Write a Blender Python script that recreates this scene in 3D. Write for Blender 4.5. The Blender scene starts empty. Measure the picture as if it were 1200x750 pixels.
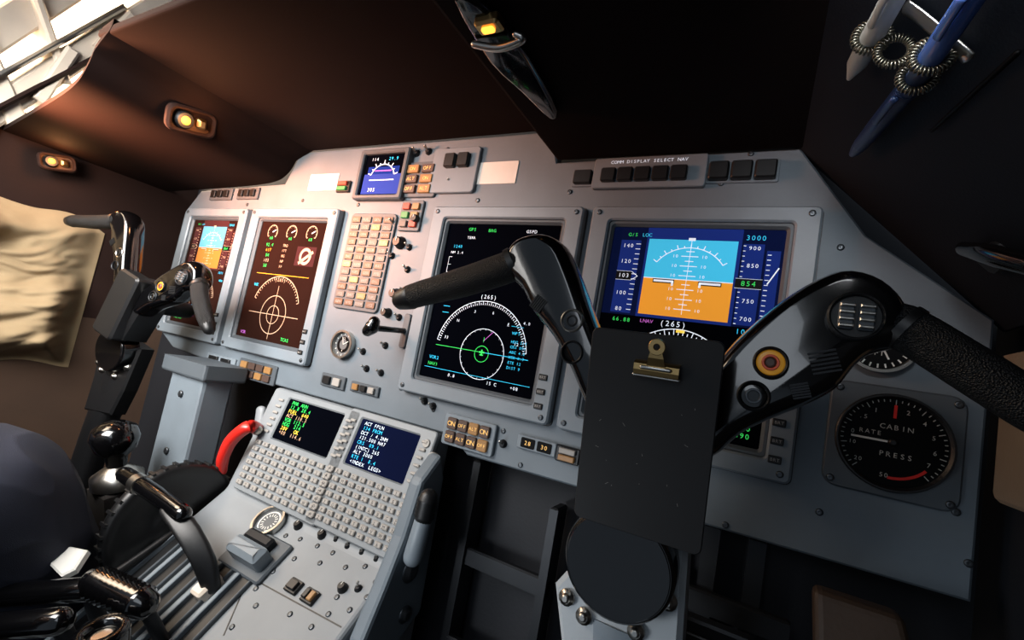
import bpy, bmesh, math, random
from math import sin, cos, pi, radians, atan2, sqrt
from mathutils import Vector, Matrix, noise
random.seed(5)
D = 0.52; T = radians(15); CZ = 0.80; FPX = 546.0
# ---------- cockpit frame: u = lateral, F = forward (normal to panel), V = up along panel
Xc = Vector((.872, .115, -.476)).normalized()
Vc = Vector((.181, -.979, .095)); Vc = (Vc - Xc * Vc.dot(Xc)).normalized()
Fc = Vc.cross(Xc).normalized()
XW = Vector((1, 0, 0)); FW = Vector((0, cos(T), -sin(T))); VW = Vector((0, sin(T), cos(T)))
CAM = Vector((0, 0, CZ))
def W(u, F, v): return CAM + XW * u + FW * F + VW * v
def c2w(c): return XW * c.dot(Xc) + FW * c.dot(Fc) + VW * c.dot(Vc)
BASE = Matrix.Identity(4)
for i, a in enumerate((XW, FW, VW)):
    for j in range(3): BASE[j][i] = a[j]
BASE.translation = CAM
def ray(px, py): return c2w(Vector(((px - 600) / FPX, (py - 375) / FPX, 1)))

class Pl:
    def __init__(s, o, x, y):
        s.o = o; s.x = x.normalized(); s.y = y.normalized(); s.z = s.x.cross(s.y).normalized()
        s.M = Matrix.Identity(4)
        for i, a in enumerate((s.x, s.y, s.z)):
            for j in range(3): s.M[j][i] = a[j]
        s.M.translation = o
        s.Mi = s.M.inverted()
    def at(s, px, py, h=0.0):
        r = ray(px, py); t = (s.o + s.z * h - CAM).dot(s.z) / r.dot(s.z)
        return s.Mi @ (CAM + r * t), t / FPX
    def rect(s, x0, y0, x1, y1, h=0.0):
        a = s.at(x0, y0, h)[0]; b = s.at(x1, y1, h)[0]
        return ((a.x + b.x) / 2, (a.y + b.y) / 2, abs(b.x - a.x), abs(b.y - a.y))
    def at_m(s, x, y, z=0.0, rot=0.0):
        return s.M @ Matrix.Translation((x, y, z)) @ Matrix.Rotation(rot, 4, 'Z')

P = Pl(W(0, D, 0), XW, VW)                                    # instrument panel
tc = radians(16)
C = Pl(W(0, D, -.188 * D), XW, VW * cos(tc) + FW * sin(tc))   # flight management unit face
td = radians(50)
F0, V0 = D * (1 - .335 * sin(tc)), D * (-.188 - .335 * cos(tc))
K = Pl(W(0, F0, V0), XW, VW * cos(td) + FW * sin(td))         # pedestal deck
LW = Pl(W(-2.35 * D, 0, 0), FW, VW)                           # left wall
sl = Vector((-.696, 0, .718))
RS = Pl(W(.015 * D, D, .523 * D), -FW, XW * sl.x + VW * sl.z) # slanted right side panel
HS = Pl(W(0, 0, .515 * D), XW, -FW)                           # hood side underside

# ---------- materials
def lin(h):
    h = h.lstrip('#'); c = [int(h[i:i + 2], 16) / 255 for i in (0, 2, 4)]
    return tuple(x / 12.92 if x <= .04045 else ((x + .055) / 1.055) ** 2.4 for x in c) + (1,)
MATS = {}
def mat(name, col, rough=.5, metal=0., bump=0., scale=60., emit=0., var=.12, coat=0., kind='noise', spec=.5):
    m = bpy.data.materials.new(name); m.use_nodes = True; nt = m.node_tree; n = nt.nodes; l = nt.links
    b = n['Principled BSDF']; c = lin(col)
    b.inputs['Roughness'].default_value = rough; b.inputs['Metallic'].default_value = metal
    b.inputs['Coat Weight'].default_value = coat; b.inputs['Specular IOR Level'].default_value = spec
    tcn = n.new('ShaderNodeTexCoord')
    tx = n.new('ShaderNodeTexNoise'); tx.inputs['Scale'].default_value = scale * .35; tx.inputs['Detail'].default_value = 5
    l.new(tcn.outputs['Object'], tx.inputs['Vector'])
    mx = n.new('ShaderNodeMix'); mx.data_type = 'RGBA'
    mx.inputs['A'].default_value = tuple(x * (1 - var) for x in c[:3]) + (1,)
    mx.inputs['B'].default_value = tuple(min(1, x * (1 + var)) for x in c[:3]) + (1,)
    l.new(tx.outputs['Fac'], mx.inputs['Factor'])
    l.new(mx.outputs['Result'], b.inputs['Base Color'])
    if emit:
        b.inputs['Emission Color'].default_value = c; b.inputs['Emission Strength'].default_value = emit
    if bump:
        if kind == 'vor':
            t2 = n.new('ShaderNodeTexVoronoi')
        else:
            t2 = n.new('ShaderNodeTexNoise'); t2.inputs['Detail'].default_value = 8
        t2.inputs['Scale'].default_value = scale * 4
        l.new(tcn.outputs['Object'], t2.inputs['Vector'])
        bp = n.new('ShaderNodeBump'); bp.inputs['Strength'].default_value = bump; bp.inputs['Distance'].default_value = .001
        l.new(t2.outputs[0], bp.inputs['Height']); l.new(bp.outputs['Normal'], b.inputs['Normal'])
    MATS[name] = m; return m
panelgrey = mat('panel_grey_paint', '#626c74', .5, .0, .1, 60, var=.18)
bezel = mat('bezel_grey_paint', '#717b83', .42, 0, .08, 60, var=.18)
bezeld = mat('bezel_inner_grey', '#474e54', .5)
lightgrey = mat('pedestal_light_grey', '#7d8286', .5, 0, .1, 40, var=.2)
palegrey = mat('cast_pale_grey', '#9aa0a4', .5, 0, .1, 60)
keyw = mat('key_cap', '#98948f', .5)
blk = mat('black_plastic', '#0b0c0e', .42, 0, .05, 60)
blkg = mat('gloss_black', '#050506', .14, 0, .02, 30, coat=.5)
satin = mat('satin_black_board', '#191a1c', .55, 0, 0, 12, var=.25, spec=.3)
leather = mat('black_leather', '#0e0f11', .5, 0, .9, 260, kind='vor', spec=.35)
hoodm = mat('hood_leatherette', '#140b0a', .85, 0, .15, 150, var=.15, spec=.08)
side = mat('side_panel_black', '#0b111b', .7, 0, .2, 120, spec=.25)
sidew = mat('side_wall_dark', '#0e1118', .7, 0, .2, 60)
brownw = mat('warm_brown_lining', '#3c2a1d', .8, 0, .3, 30, var=.3)
walldk = mat('dark_brown_lining', '#1d0f0b', .85, 0, .2, 60, spec=.2)
floorm = mat('dark_floor', '#15110f', .8, 0, .3, 30, var=.3)
steel = mat('steel', '#b9b6b0', .28, 1., .05, 90)
brass = mat('brass_clip', '#c6a56e', .28, 1., .05, 90)
darkmet = mat('dark_metal', '#26282b', .45, .7)
screwm = mat('screw_head', '#4f5357', .35, .8)
white = mat('placard_white', '#d2d2cc', .6)
whitep = mat('white_paint', '#d6cabb', .45)
glassb = mat('screen_black', '#04050a', .5, 0, spec=0)
glassr = mat('screen_maroon_reflection', '#22120e', .5, 0, emit=.35, spec=0)  # maroon colour and glow paint a reflection into the left screens
glassn = mat('screen_navy', '#0a0f26', .5, 0, emit=.35, spec=0)
redp = mat('red_plastic', '#c3241c', .3)
navy = mat('navy_cloth', '#131828', .85, 0, .4, 300)
beige = mat('beige_cloth', '#8d7b5e', .9, 0, .3, 160, var=.1)
skin = mat('skin', '#b98362', .6)
shirt = mat('white_shirt', '#d7d9dd', .8, 0, .3, 200)
hairm = mat('dark_hair', '#1a120c', .6)
bluep = mat('blue_plastic', '#4a6db8', .25, coat=.5)
blued = mat('navy_plastic', '#24375f', .35)
tan = mat('brown_leather', '#3b2a1c', .6, 0, .5, 60, var=.3)
tanp = mat('tan_padding', '#86705a', .8, 0, .4, 60, var=.15)
amberbtn = mat('amber_lens', '#8f6a40', .4, emit=.08)
yellowbtn = mat('yellow_button', '#d9982c', .35, emit=.15)
orangebtn = mat('orange_button', '#b5482a', .35, emit=.05)
brownbtn = mat('annunciator_brown', '#4a3830', .5)
greybtn = mat('annunciator_grey', '#57524e', .5)
rosebtn = mat('annunciator_rose', '#5c4232', .5)
ambtext = mat('amber_text', '#e0b060', .4, emit=.6)
def E(n, c, s=1.): return mat(n, c, .5, emit=s, var=0, spec=0)
eW = E('sym_white', '#cfd8e4', .75); eC = E('sym_cyan', '#35b4dd', .75); eG = E('sym_green', '#38c65a', .75)
eO = E('sym_orange', '#d08a2c', .75); eB = E('sym_blue', '#182a70', .5); eB2 = E('sym_dark_blue', '#0a1233', .45)
eM = E('sym_magenta', '#b060b8', .7); eR = E('sym_red', '#b03a2c', .6); eY = E('sym_yellow', '#e8c74a', .8)
eSky = E('sym_sky', '#3aa9cf', .8); eA = E('lamp_amber', '#ff9a38', 3.); eWarm = E('sym_warm_white', '#b8957c', .5)
eMar = E('sym_maroon', '#3c2020', .45); eSkyD = E('sym_dim_sky', '#4f89a8', .45); eOD = E('sym_dim_orange', '#a8632c', .45); eVi = E('sym_violet_blue', '#2c3a86', .55)
iR = mat('indicator_red', '#9a3a2c', .4, emit=.15); iG = mat('indicator_green', '#2f7a45', .4, emit=.15)
eBk = mat('sym_black', '#020203', .5, spec=.1)
dialgrey = mat('dial_face_grey', '#55585a', .5)
lampw = E('window_glow', '#ffe2c0', 10.0)
gw = mat('gauge_lettering', '#a9a7a0', .6)
wire = mat('spring_wire', '#8a8678', .4, 1.)

# ---------- glyphs
GL = {}
def build_glyphs():
    obs = []
    for ch in "ABCDEFGHIJKLMNOPQRSTUVWXYZabcdefghijklmnopqrstuvwxyz0123456789.-+/()<>[]:=*%'|":
        cu = bpy.data.curves.new('g', 'FONT'); cu.body = ch; cu.size = 1; cu.resolution_u = 2
        o = bpy.data.objects.new('g', cu); bpy.context.collection.objects.link(o); obs.append((ch, o, cu))
    dg = bpy.context.evaluated_depsgraph_get(); dg.update()
    for ch, o, cu in obs:
        oe = o.evaluated_get(dg); me = oe.to_mesh()
        vs = [v.co.copy() for v in me.vertices]; fs = [tuple(p.vertices) for p in me.polygons]
        oe.to_mesh_clear()
        if vs:
            cx = (min(v.x for v in vs) + max(v.x for v in vs)) / 2
            GL[ch] = ([(v.x - cx, v.y) for v in vs], fs)
        bpy.data.objects.remove(o); bpy.data.curves.remove(cu)
build_glyphs()

# ---------- mesh builder
def rrect(cx, cy, w, h, r=0., n=4):
    if r <= 0: return [(cx - w/2, cy - h/2), (cx + w/2, cy - h/2), (cx + w/2, cy + h/2), (cx - w/2, cy + h/2)]
    out = []
    for sx, sy, a0 in ((1, -1, -90), (1, 1, 0), (-1, 1, 90), (-1, -1, 180)):
        for k in range(n + 1):
            a = radians(a0 + 90 * k / n)
            out.append((cx + sx * (w/2 - r) + r * cos(a), cy + sy * (h/2 - r) + r * sin(a)))
    return out
def circ(cx, cy, r, n=32): return [(cx + r * cos(2*pi*k/n), cy + r * sin(2*pi*k/n)) for k in range(n)]
def smooth2(p, k=4):
    out = []; n = len(p)
    for i in range(n):
        p0, p1, p2, p3 = (Vector(p[(i+q) % n]) for q in (-1, 0, 1, 2))
        for j in range(k):
            t = j / k; v = .5*((2*p1)+(p2-p0)*t+(2*p0-5*p1+4*p2-p3)*t*t+(3*p1-p0-3*p2+p3)*t**3); out.append((v.x, v.y))
    return out
def area2(p): return sum(p[i-1][0]*p[i][1]-p[i][0]*p[i-1][1] for i in range(len(p)))/2
def ccw(p): return p if area2(p) > 0 else p[::-1]
def inset(p, d):
    out = []; n = len(p)
    for i in range(n):
        a = Vector(p[i-1]); b = Vector(p[i]); c = Vector(p[(i+1) % n])
        d1 = (b - a).normalized(); d2 = (c - b).normalized()
        n1 = Vector((-d1.y, d1.x)); n2 = Vector((-d2.y, d2.x))
        m = (n1 + n2) / max(.3, 1 + n1.dot(n2)); out.append((b.x + m.x * d, b.y + m.y * d))
    return out
def cr(pts, vals, k=6):
    P_, V_ = [], []
    n = len(pts)
    for i in range(n - 1):
        p0 = pts[max(i-1, 0)]; p1 = pts[i]; p2 = pts[i+1]; p3 = pts[min(i+2, n-1)]
        for j in range(k):
            t = j / k
            P_.append(.5 * ((2*p1) + (p2-p0)*t + (2*p0-5*p1+4*p2-p3)*t*t + (3*p1-p0-3*p2+p3)*t**3))
            a, b = vals[i], vals[i+1]; s = t*t*(3-2*t)
            V_.append((a[0]*(1-s)+b[0]*s, a[1]*(1-s)+b[1]*s))
    P_.append(pts[-1].copy()); V_.append(vals[-1])
    return P_, V_
class MB:
    def __init__(s): s.v = []; s.f = []; s.m = []; s.sm = []; s.mats = []
    def add(s, vs, fs, mt, sm=False, M=None):
        if mt not in s.mats: s.mats.append(mt)
        mi = s.mats.index(mt); b = len(s.v)
        for v in vs:
            v = Vector(v); s.v.append(M @ v if M else v)
        for f in fs: s.f.append([b + i for i in f]); s.m.append(mi); s.sm.append(sm)
        return s
    def prism(s, poly, z0, z1, mt, ch=0., M=None, top=None):
        n = len(poly); rings = [(poly, z0), (poly, z1 - ch)]
        if ch: rings.append((inset(poly, ch), z1))
        vs = [(x, y, z) for pl_, z in rings for x, y in pl_]; fs = []
        for r in range(len(rings) - 1):
            for i in range(n):
                j = (i + 1) % n; fs.append((r*n+i, r*n+j, (r+1)*n+j, (r+1)*n+i))
        fs.append(tuple(range(n - 1, -1, -1)))
        s.add(vs, fs, mt, False, M)
        k = (len(rings) - 1) * n
        s.add([vs[k+i] for i in range(n)], [tuple(range(n))], top or mt, False, M); return s
    def pillow(s, poly, z0, z1, mt, rr, seg=6):
        zc = (z0+z1)/2; hh = (z1-z0)/2; rings = []
        for i in range(-seg, seg+1):
            a = radians(90*i/seg); rings.append((inset(poly, rr*(1-cos(a))), zc+hh*sin(a)))
        n = len(poly); vs = [(x, y, z) for p_, z in rings for x, y in p_]; fs = []
        for r in range(len(rings)-1):
            for i in range(n):
                j = (i+1) % n; fs.append((r*n+i, r*n+j, (r+1)*n+j, (r+1)*n+i))
        fs.append(tuple(range(n-1, -1, -1))); fs.append(tuple(range((len(rings)-1)*n, len(rings)*n)))
        return s.add(vs, fs, mt, True)
    def box(s, x0, x1, y0, y1, z0, z1, mt, ch=0., M=None): return s.prism([(x0, y0), (x1, y0), (x1, y1), (x0, y1)], z0, z1, mt, ch, M)
    def ring(s, out, inn, z0, z1, mt, ch=.001, chi=.001, M=None):
        n = len(out); L = [(out, z0), (out, z1-ch), (inset(out, ch), z1), (inset(inn, -chi), z1), (inn, z1-chi), (inn, z0)]
        vs = [(x, y, z) for p_, z in L for x, y in p_]; fs = []
        for r in range(5):
            for i in range(n):
                j = (i+1) % n; fs.append((r*n+i, r*n+j, (r+1)*n+j, (r+1)*n+i))
        return s.add(vs, fs, mt, False, M)
    def lathe(s, prof, mt, n=28, M=None, sm=True):
        vs = []; fs = []
        for r, z in prof: vs += [(max(r, 1e-5) * cos(2*pi*k/n), max(r, 1e-5) * sin(2*pi*k/n), z) for k in range(n)]
        for i in range(len(prof) - 1):
            for k in range(n):
                j = (k+1) % n; fs.append((i*n+k, i*n+j, (i+1)*n+j, (i+1)*n+k))
        s.add(vs, fs, mt, sm, M)
        m = len(prof) - 1
        s.add(vs[m*n:], [tuple(range(n))], mt, False, M); s.add(vs[:n], [tuple(range(n-1, -1, -1))], mt, False, M); return s
    def tube(s, pts, rad, mt, n=16, ref=Vector((0, 0, 1)), rnd=True, k=6, M=None, e=1.0):
        pts = [Vector(p) for p in pts]; rad = [(r, r) if not isinstance(r, tuple) else r for r in rad]
        if k > 1: pts, rad = cr(pts, rad, k)
        if rnd:
            for end in (0, -1):
                t = (pts[0] - pts[1]).normalized() if end == 0 else (pts[-1] - pts[-2]).normalized()
                a, b = rad[end]; q = min(a, b); p = pts[end]
                ex = [(p + t * q * sin(radians(g)), (a * cos(radians(g)), b * cos(radians(g)))) for g in (30, 55, 75)]
                if end == 0:
                    pts = [e_[0] for e_ in ex[::-1]] + pts; rad = [e_[1] for e_ in ex[::-1]] + rad
                else: pts += [e_[0] for e_ in ex]; rad += [e_[1] for e_ in ex]
        vs = []; fs = []; N = len(pts); pr = None
        for i in range(N):
            t = (pts[min(i+1, N-1)] - pts[max(i-1, 0)])
            t = t.normalized() if t.length > 1e-9 else Vector((0, 1, 0))
            sd = ref.cross(t)
            if sd.length < .05: sd = pr if pr else Vector((1, 0, 0)).cross(t)
            sd.normalize(); pr = sd; nb = t.cross(sd)
            for q in range(n):
                a = 2*pi*q/n; c_, s_ = cos(a), sin(a)
                c_ = math.copysign(abs(c_)**e, c_); s_ = math.copysign(abs(s_)**e, s_)
                vs.append(pts[i] + sd * c_ * rad[i][0] + nb * s_ * rad[i][1])
        for i in range(N-1):
            for q in range(n):
                j = (q+1) % n; fs.append((i*n+q, i*n+j, (i+1)*n+j, (i+1)*n+q))
        s.add(vs, fs, mt, True, M)
        s.add(vs[:n], [tuple(range(n-1, -1, -1))], mt, False, M); s.add(vs[-n:], [tuple(range(n))], mt, False, M); return s
    def flat(s, poly, z, mt): return s.add([(x, y, z) for x, y in poly], [tuple(range(len(poly)))], mt)
    def line(s, p, q, w, mt, z):
        p = Vector(p); q = Vector(q); d = (q - p)
        if d.length < 1e-9: return s
        d.normalize(); nn = Vector((-d.y, d.x)) * w / 2
        return s.flat([(p-nn)[:], (q-nn)[:], (q+nn)[:], (p+nn)[:]], z, mt)
    def arc(s, cx, cy, r, a0, a1, w, mt, z, n=24):
        vs = []; fs = []
        for i in range(n+1):
            a = radians(a0 + (a1-a0) * i / n)
            vs += [(cx + (r-w/2)*cos(a), cy + (r-w/2)*sin(a), z), (cx + (r+w/2)*cos(a), cy + (r+w/2)*sin(a), z)]
        for i in range(n): fs.append((2*i, 2*i+1, 2*i+3, 2*i+2))
        return s.add(vs, fs, mt)
    def text(s, t, x, y, size, mt, z, al='c', adv=.66, rot=0.):
        w = adv * size; x0 = {'c': -(len(t)-1)*w/2, 'l': w/2, 'r': -(len(t)-.5)*w}[al]
        ca, sa = cos(rot), sin(rot)
        for i, ch in enumerate(t):
            if ch in GL:
                vs, fs = GL[ch]; o = []
                for a, b in vs:
                    lx = x0 + i*w + a*size; ly = (b-.35)*size
                    o.append((x + lx*ca - ly*sa, y + lx*sa + ly*ca, z))
                s.add(o, fs, mt)
        return s
    def mesh(s, name):
        me = bpy.data.meshes.new(name); me.from_pydata([v[:] for v in s.v], [], s.f)
        for m in s.mats: me.materials.append(m)
        me.polygons.foreach_set('material_index', s.m); me.polygons.foreach_set('use_smooth', s.sm); me.update(); return me
COL = bpy.context.collection
def link(o): COL.objects.link(o); return o
def thing(name, label, cat, M=None, mb=None, group=None, kind=None, mesh=None):
    o = link(bpy.data.objects.new(name, mesh or (mb.mesh(name) if mb else None)))
    if not mb and not mesh: o.empty_display_size = .02
    o.matrix_world = M if M else Matrix.Identity(4)
    if label: o['label'] = label
    if cat: o['category'] = cat
    if group: o['group'] = group
    if kind: o['kind'] = kind
    return o
def part(par, name, mb=None, M=None, label=None, mesh=None):
    o = link(bpy.data.objects.new(name, mesh or mb.mesh(name))); o.parent = par
    if M: o.matrix_local = M
    if label: o['label'] = label
    return o
def bev(o, w=.002, seg=2):
    m = o.modifiers.new('b', 'BEVEL'); m.width = w; m.segments = seg; m.limit_method = 'ANGLE'; m.angle_limit = radians(25); return o
def Tr(x, y, z=0): return Matrix.Translation((x, y, z))

# ================= STRUCTURE =================
def struct(name, mb, M=BASE):
    o = thing(name, None, None, M, mb); o['kind'] = 'structure'; return o
d = D
m = MB(); m.box(-2.75*d, .75*d, 1.12*d, 1.18*d, -2.*d, 1.0*d, sidew); struct('wall_front', m)
m = MB(); m.prism([(-.8*d, -2.*d), (1.12*d, -2.*d), (1.12*d, -.12*d), (-.8*d, -.12*d)], -.03, 0, brownw)
m.prism([(-.8*d, -.12*d), (1.12*d, -.12*d), (1.12*d, .56*d), (-.8*d, .56*d)], -.03, 0, walldk); struct('wall_left', m, LW.M)
m = MB(); m.box(.36*d, .40*d, -.9*d, 1.12*d, -2.*d, .23*d, sidew); struct('wall_right', m)
m = MB(); m.prism([(-.02*d, -.46*d), (1.8*d, -.46*d), (1.8*d, .9*d), (-.02*d, .9*d)], -.02, 0, side, .002); struct('trim_1', m, RS.M)
m = MB(); m.box(-1.5, .5, -.9, 1.1, -.02, 0, floorm); struct('floor', m, Matrix.Identity(4))
m = MB(); m.box(-2.4*d, .4*d, -.1*d, 1.15*d, 1.55*d, 1.6*d, hoodm); struct('ceiling', m)
m = MB(); m.prism([(-.5*d, .56*d), (1.12*d, .56*d), (1.12*d, 1.5*d), (-.5*d, 1.5*d)], -.05, -.045, lampw); struct('window_1', m, LW.M)
m = MB()
def bar(p, q, w, t, mt=whitep):
    a, _ = LW.at(*p); b, _ = LW.at(*q); dd = (b - a); L = dd.length; ang = atan2(dd.y, dd.x)
    m.box(0, L, -w/2, w/2, -.04, t, mt, .004, Tr(a.x, a.y) @ Matrix.Rotation(ang, 4, 'Z'))
bar((-60, 165), (230, -25), .04, .015); bar((-40, 60), (150, -60), .05, .0); bar((20, 150), (-40, 20), .03, .02); bar((75, 100), (30, -30), .015, .02)
bar((-40, 110), (140, 10), .010, .03, steel); bar((100, 70), (190, 40), .04, .0); bar((-40, 145), (185, 28), .008, .035, walldk)
bar((40, 120), (80, 60), .02, .03); bar((110, 60), (150, 20), .02, .03); bar((95, 60), (210, 15), .03, .01)
struct('trim_2', m, LW.M)

# ================= GLARESHIELD =================
hood = thing('glareshield', 'dark leatherette glareshield hood overhanging the instrument panel', 'glareshield', BASE)
def hoodpart(u0, u1, f0, f1, v0, v1, mt, nm, b=.006):
    q = MB(); q.box(u0*d, u1*d, f0*d, f1*d, v0*d, v1*d, mt); return bev(part(hood, nm, q), b, 3)
hoodpart(-1.5, -.505, .415, .998, .60, .616, hoodm, 'center_hood', .003)
hoodpart(-.50, .10, .20, .998, .515, .66, hoodm, 'side_hood')
bot = smooth2([(-1.497, .612), (-1.512, .57), (-1.54, .525), (-1.60, .495), (-1.75, .482), (-2.05, .474), (-2.345, .47), (-2.6, .47)], 4)[:25]
poly = bot + [(u+.0, v+.016) for u, v in bot[::-1]]
q = MB(); n_ = len(poly); vs = [(u*d, (.42+.07*min(1, (-1.5-u)/.845))*d, v*d) for u, v in poly]+[(u*d, .998*d, v*d) for u, v in poly]
fs = [(i, (i+1) % n_, n_+(i+1) % n_, n_+i) for i in range(n_)]
nb_ = len(bot)
fs += [(i, n_-1-i, n_-2-i, i+1) for i in range(nb_-1)] + [(n_+i, n_+i+1, n_+n_-2-i, n_+n_-1-i) for i in range(nb_-1)]
q.add(vs, fs, hoodm, True); o_ = part(hood, 'side_hood', q)
es = o_.modifiers.new('e', 'EDGE_SPLIT'); es.split_angle = radians(40)
def hood_lamp(pos, rot, sc=1.):
    M_ = Matrix.Translation(pos) @ rot @ Matrix.Scale(sc, 4)
    o = thing('map_lamp', 'boxy recessed map lamp with dim amber lens under the glareshield', 'lamp', M_, group='map lamps under the glareshield')
    q = MB(); q.ring(rrect(0, 0, .07, .04, .012), rrect(0, 0, .056, .028, .008), 0, .009, walldk, .003, .003); q.flat(rrect(0, 0, .058, .03, .008), .0015, brownw)
    q.lathe([(.012, .001), (.0135, .008), (.011, .012)], darkmet, 20, Tr(-.012, 0)); part(o, 'housing', q)
    q = MB(); q.lathe([(.007, .0105), (.006, .0135), (.004, .0155), (.001, .016)], eA, 20, Tr(-.012, 0)); part(o, 'lens', q, label='glowing amber lens')
    q = MB(); q.prism(rrect(.012, 0, .014, .016, .004), .001, .012, brass, .004); part(o, 'reflector_tab', q, label='brass reflector tab')
    L = bpy.data.lights.new('lamp_glow', 'POINT'); L.energy = .35; L.color = (1, .42, .16); L.shadow_soft_size = .01
    lo = link(bpy.data.objects.new('lamp_glow', L)); lo.matrix_world = M_ @ Tr(-.012, 0, .04)
hood_lamp(W(-1.535*d, .665*d, .53*d), Matrix.Rotation(radians(-90+200), 4, 'Y') @ Matrix.Rotation(radians(90), 4, 'Z'))
hood_lamp(W(-2.31*d, .63*d, .42*d), Matrix.Rotation(radians(85), 4, 'Y') @ Matrix.Rotation(radians(90), 4, 'Z'), .8)
o = thing('lamp_bracket', 'glossy black metal bracket with chrome hook and amber lamp', 'bracket', HS.M)
H_ = lambda x, y, h=.0: HS.at(x, y, h)[0]
q = MB(); q.pillow(ccw(smooth2([tuple(H_(*p)[:2]) for p in ((533, -12), (556, -14), (588, 14), (622, 58), (655, 122), (645, 130), (612, 98), (575, 62))], 3)), -.0005, .010, blkg, .004, 4); part(o, 'arm', q)
q = MB(); q.tube([H_(556, 52, .014), H_(585, 56, .018), H_(612, 46, .016), H_(604, 40, .014)], [.003, .0035, .0035, .0025], steel, 10); part(o, 'hook', q, label='chrome wire hook')
p_ = H_(574, 26, .010); q = MB(); q.prism(rrect(p_.x, p_.y, .022, .014, .003), .008, .016, brass, .002); q.prism(rrect(p_.x, p_.y, .011, .006, .002), .016, .018, eA, .0005); part(o, 'lamp', q, label='dim amber lamp')

# ================= MAIN PANEL =================
outline = [(-2.16, -.10), (-2.0, -.17), (-1.36, -.20), (-.66, -.20), (-.60, -.235), (.318, -.225), (.318, .21), (.14, .345), (.02, .52),
           (-.50, .515), (-.53, .60), (-1.5, .60), (-1.55, .485), (-2.08, .468), (-2.16, .38)]
m = MB(); m.prism([(x*d, y*d) for x, y in outline], -.02, 0, panelgrey, .002)
panel = thing('instrument_panel', 'grey painted instrument panel with fitted displays and switches', 'instrument panel', P.M, m)
scr = MB(); scr.lathe([(.0032, 0), (.0032, .001), (.0022, .0016), (.0004, .0012)], screwm, 10)
SCR = scr.mesh('screw')
for px, py in ((655, 172), (668, 225), (845, 215), (560, 235), (950, 250), (985, 290), (508, 480), (610, 545), (590, 505), (880, 180), (355, 235), (290, 240), (1090, 420), (1120, 600), (960, 600), (525, 175), (470, 455), (700, 560), (1135, 660), (850, 615), (420, 240), (385, 440)):
    x, y = P.at(px, py)[0][:2]; part(panel, 'screw', None, Tr(x, y, 0), mesh=SCR)
def placard(x0, y0, x1, y1):
    cx, cy, w, h = P.rect(x0, y0, x1, y1); q = MB(); q.prism(rrect(0, 0, w, h, .002), 0, .0012, white, .0003)
    thing('placard', 'blank white placard fixed on the grey panel', 'placard', P.at_m(cx, cy, .0), q, group='white placards on the panel')
placard(562, 191, 604, 215); placard(365, 205, 394, 223)

class Scr:
    def __init__(s, w, h, bg): s.w = w; s.h = h; s.m = MB(); s.m.flat(rrect(0, 0, w, h, .001, 2), 0, bg)
    def p(s, x, y): return ((x-.5)*s.w, (.5-y)*s.h)
    def rect(s, x0, y0, x1, y1, mt, z=1):
        a = s.p(x0, y1); b = s.p(x1, y0); s.m.flat([a, (b[0], a[1]), b, (a[0], b[1])], z*.0002, mt)
    def line(s, x0, y0, x1, y1, mt, w=.005, z=2): s.m.line(s.p(x0, y0), s.p(x1, y1), w*s.w, mt, z*.0002)
    def arc(s, x, y, r, a0, a1, mt, w=.008, z=2, n=40): c = s.p(x, y); s.m.arc(c[0], c[1], r*s.w, a0, a1, w*s.w, mt, z*.0002, n)
    def text(s, t, x, y, sz, mt, z=3, al='c'): c = s.p(x, y); s.m.text(t, c[0], c[1], sz*s.w, mt, z*.0002, al)
    def ticks(s, x, y, r0, r1, a0, a1, n, mt, w=.006, z=2):
        c = s.p(x, y)
        for i in range(n+1):
            a = radians(a0+(a1-a0)*i/n); k = r1 if i % 2 == 0 else (r0+r1)/2
            s.m.line((c[0]+r0*s.w*cos(a), c[1]+r0*s.w*sin(a)), (c[0]+k*s.w*cos(a), c[1]+k*s.w*sin(a)), w*s.w, mt, z*.0002)
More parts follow.
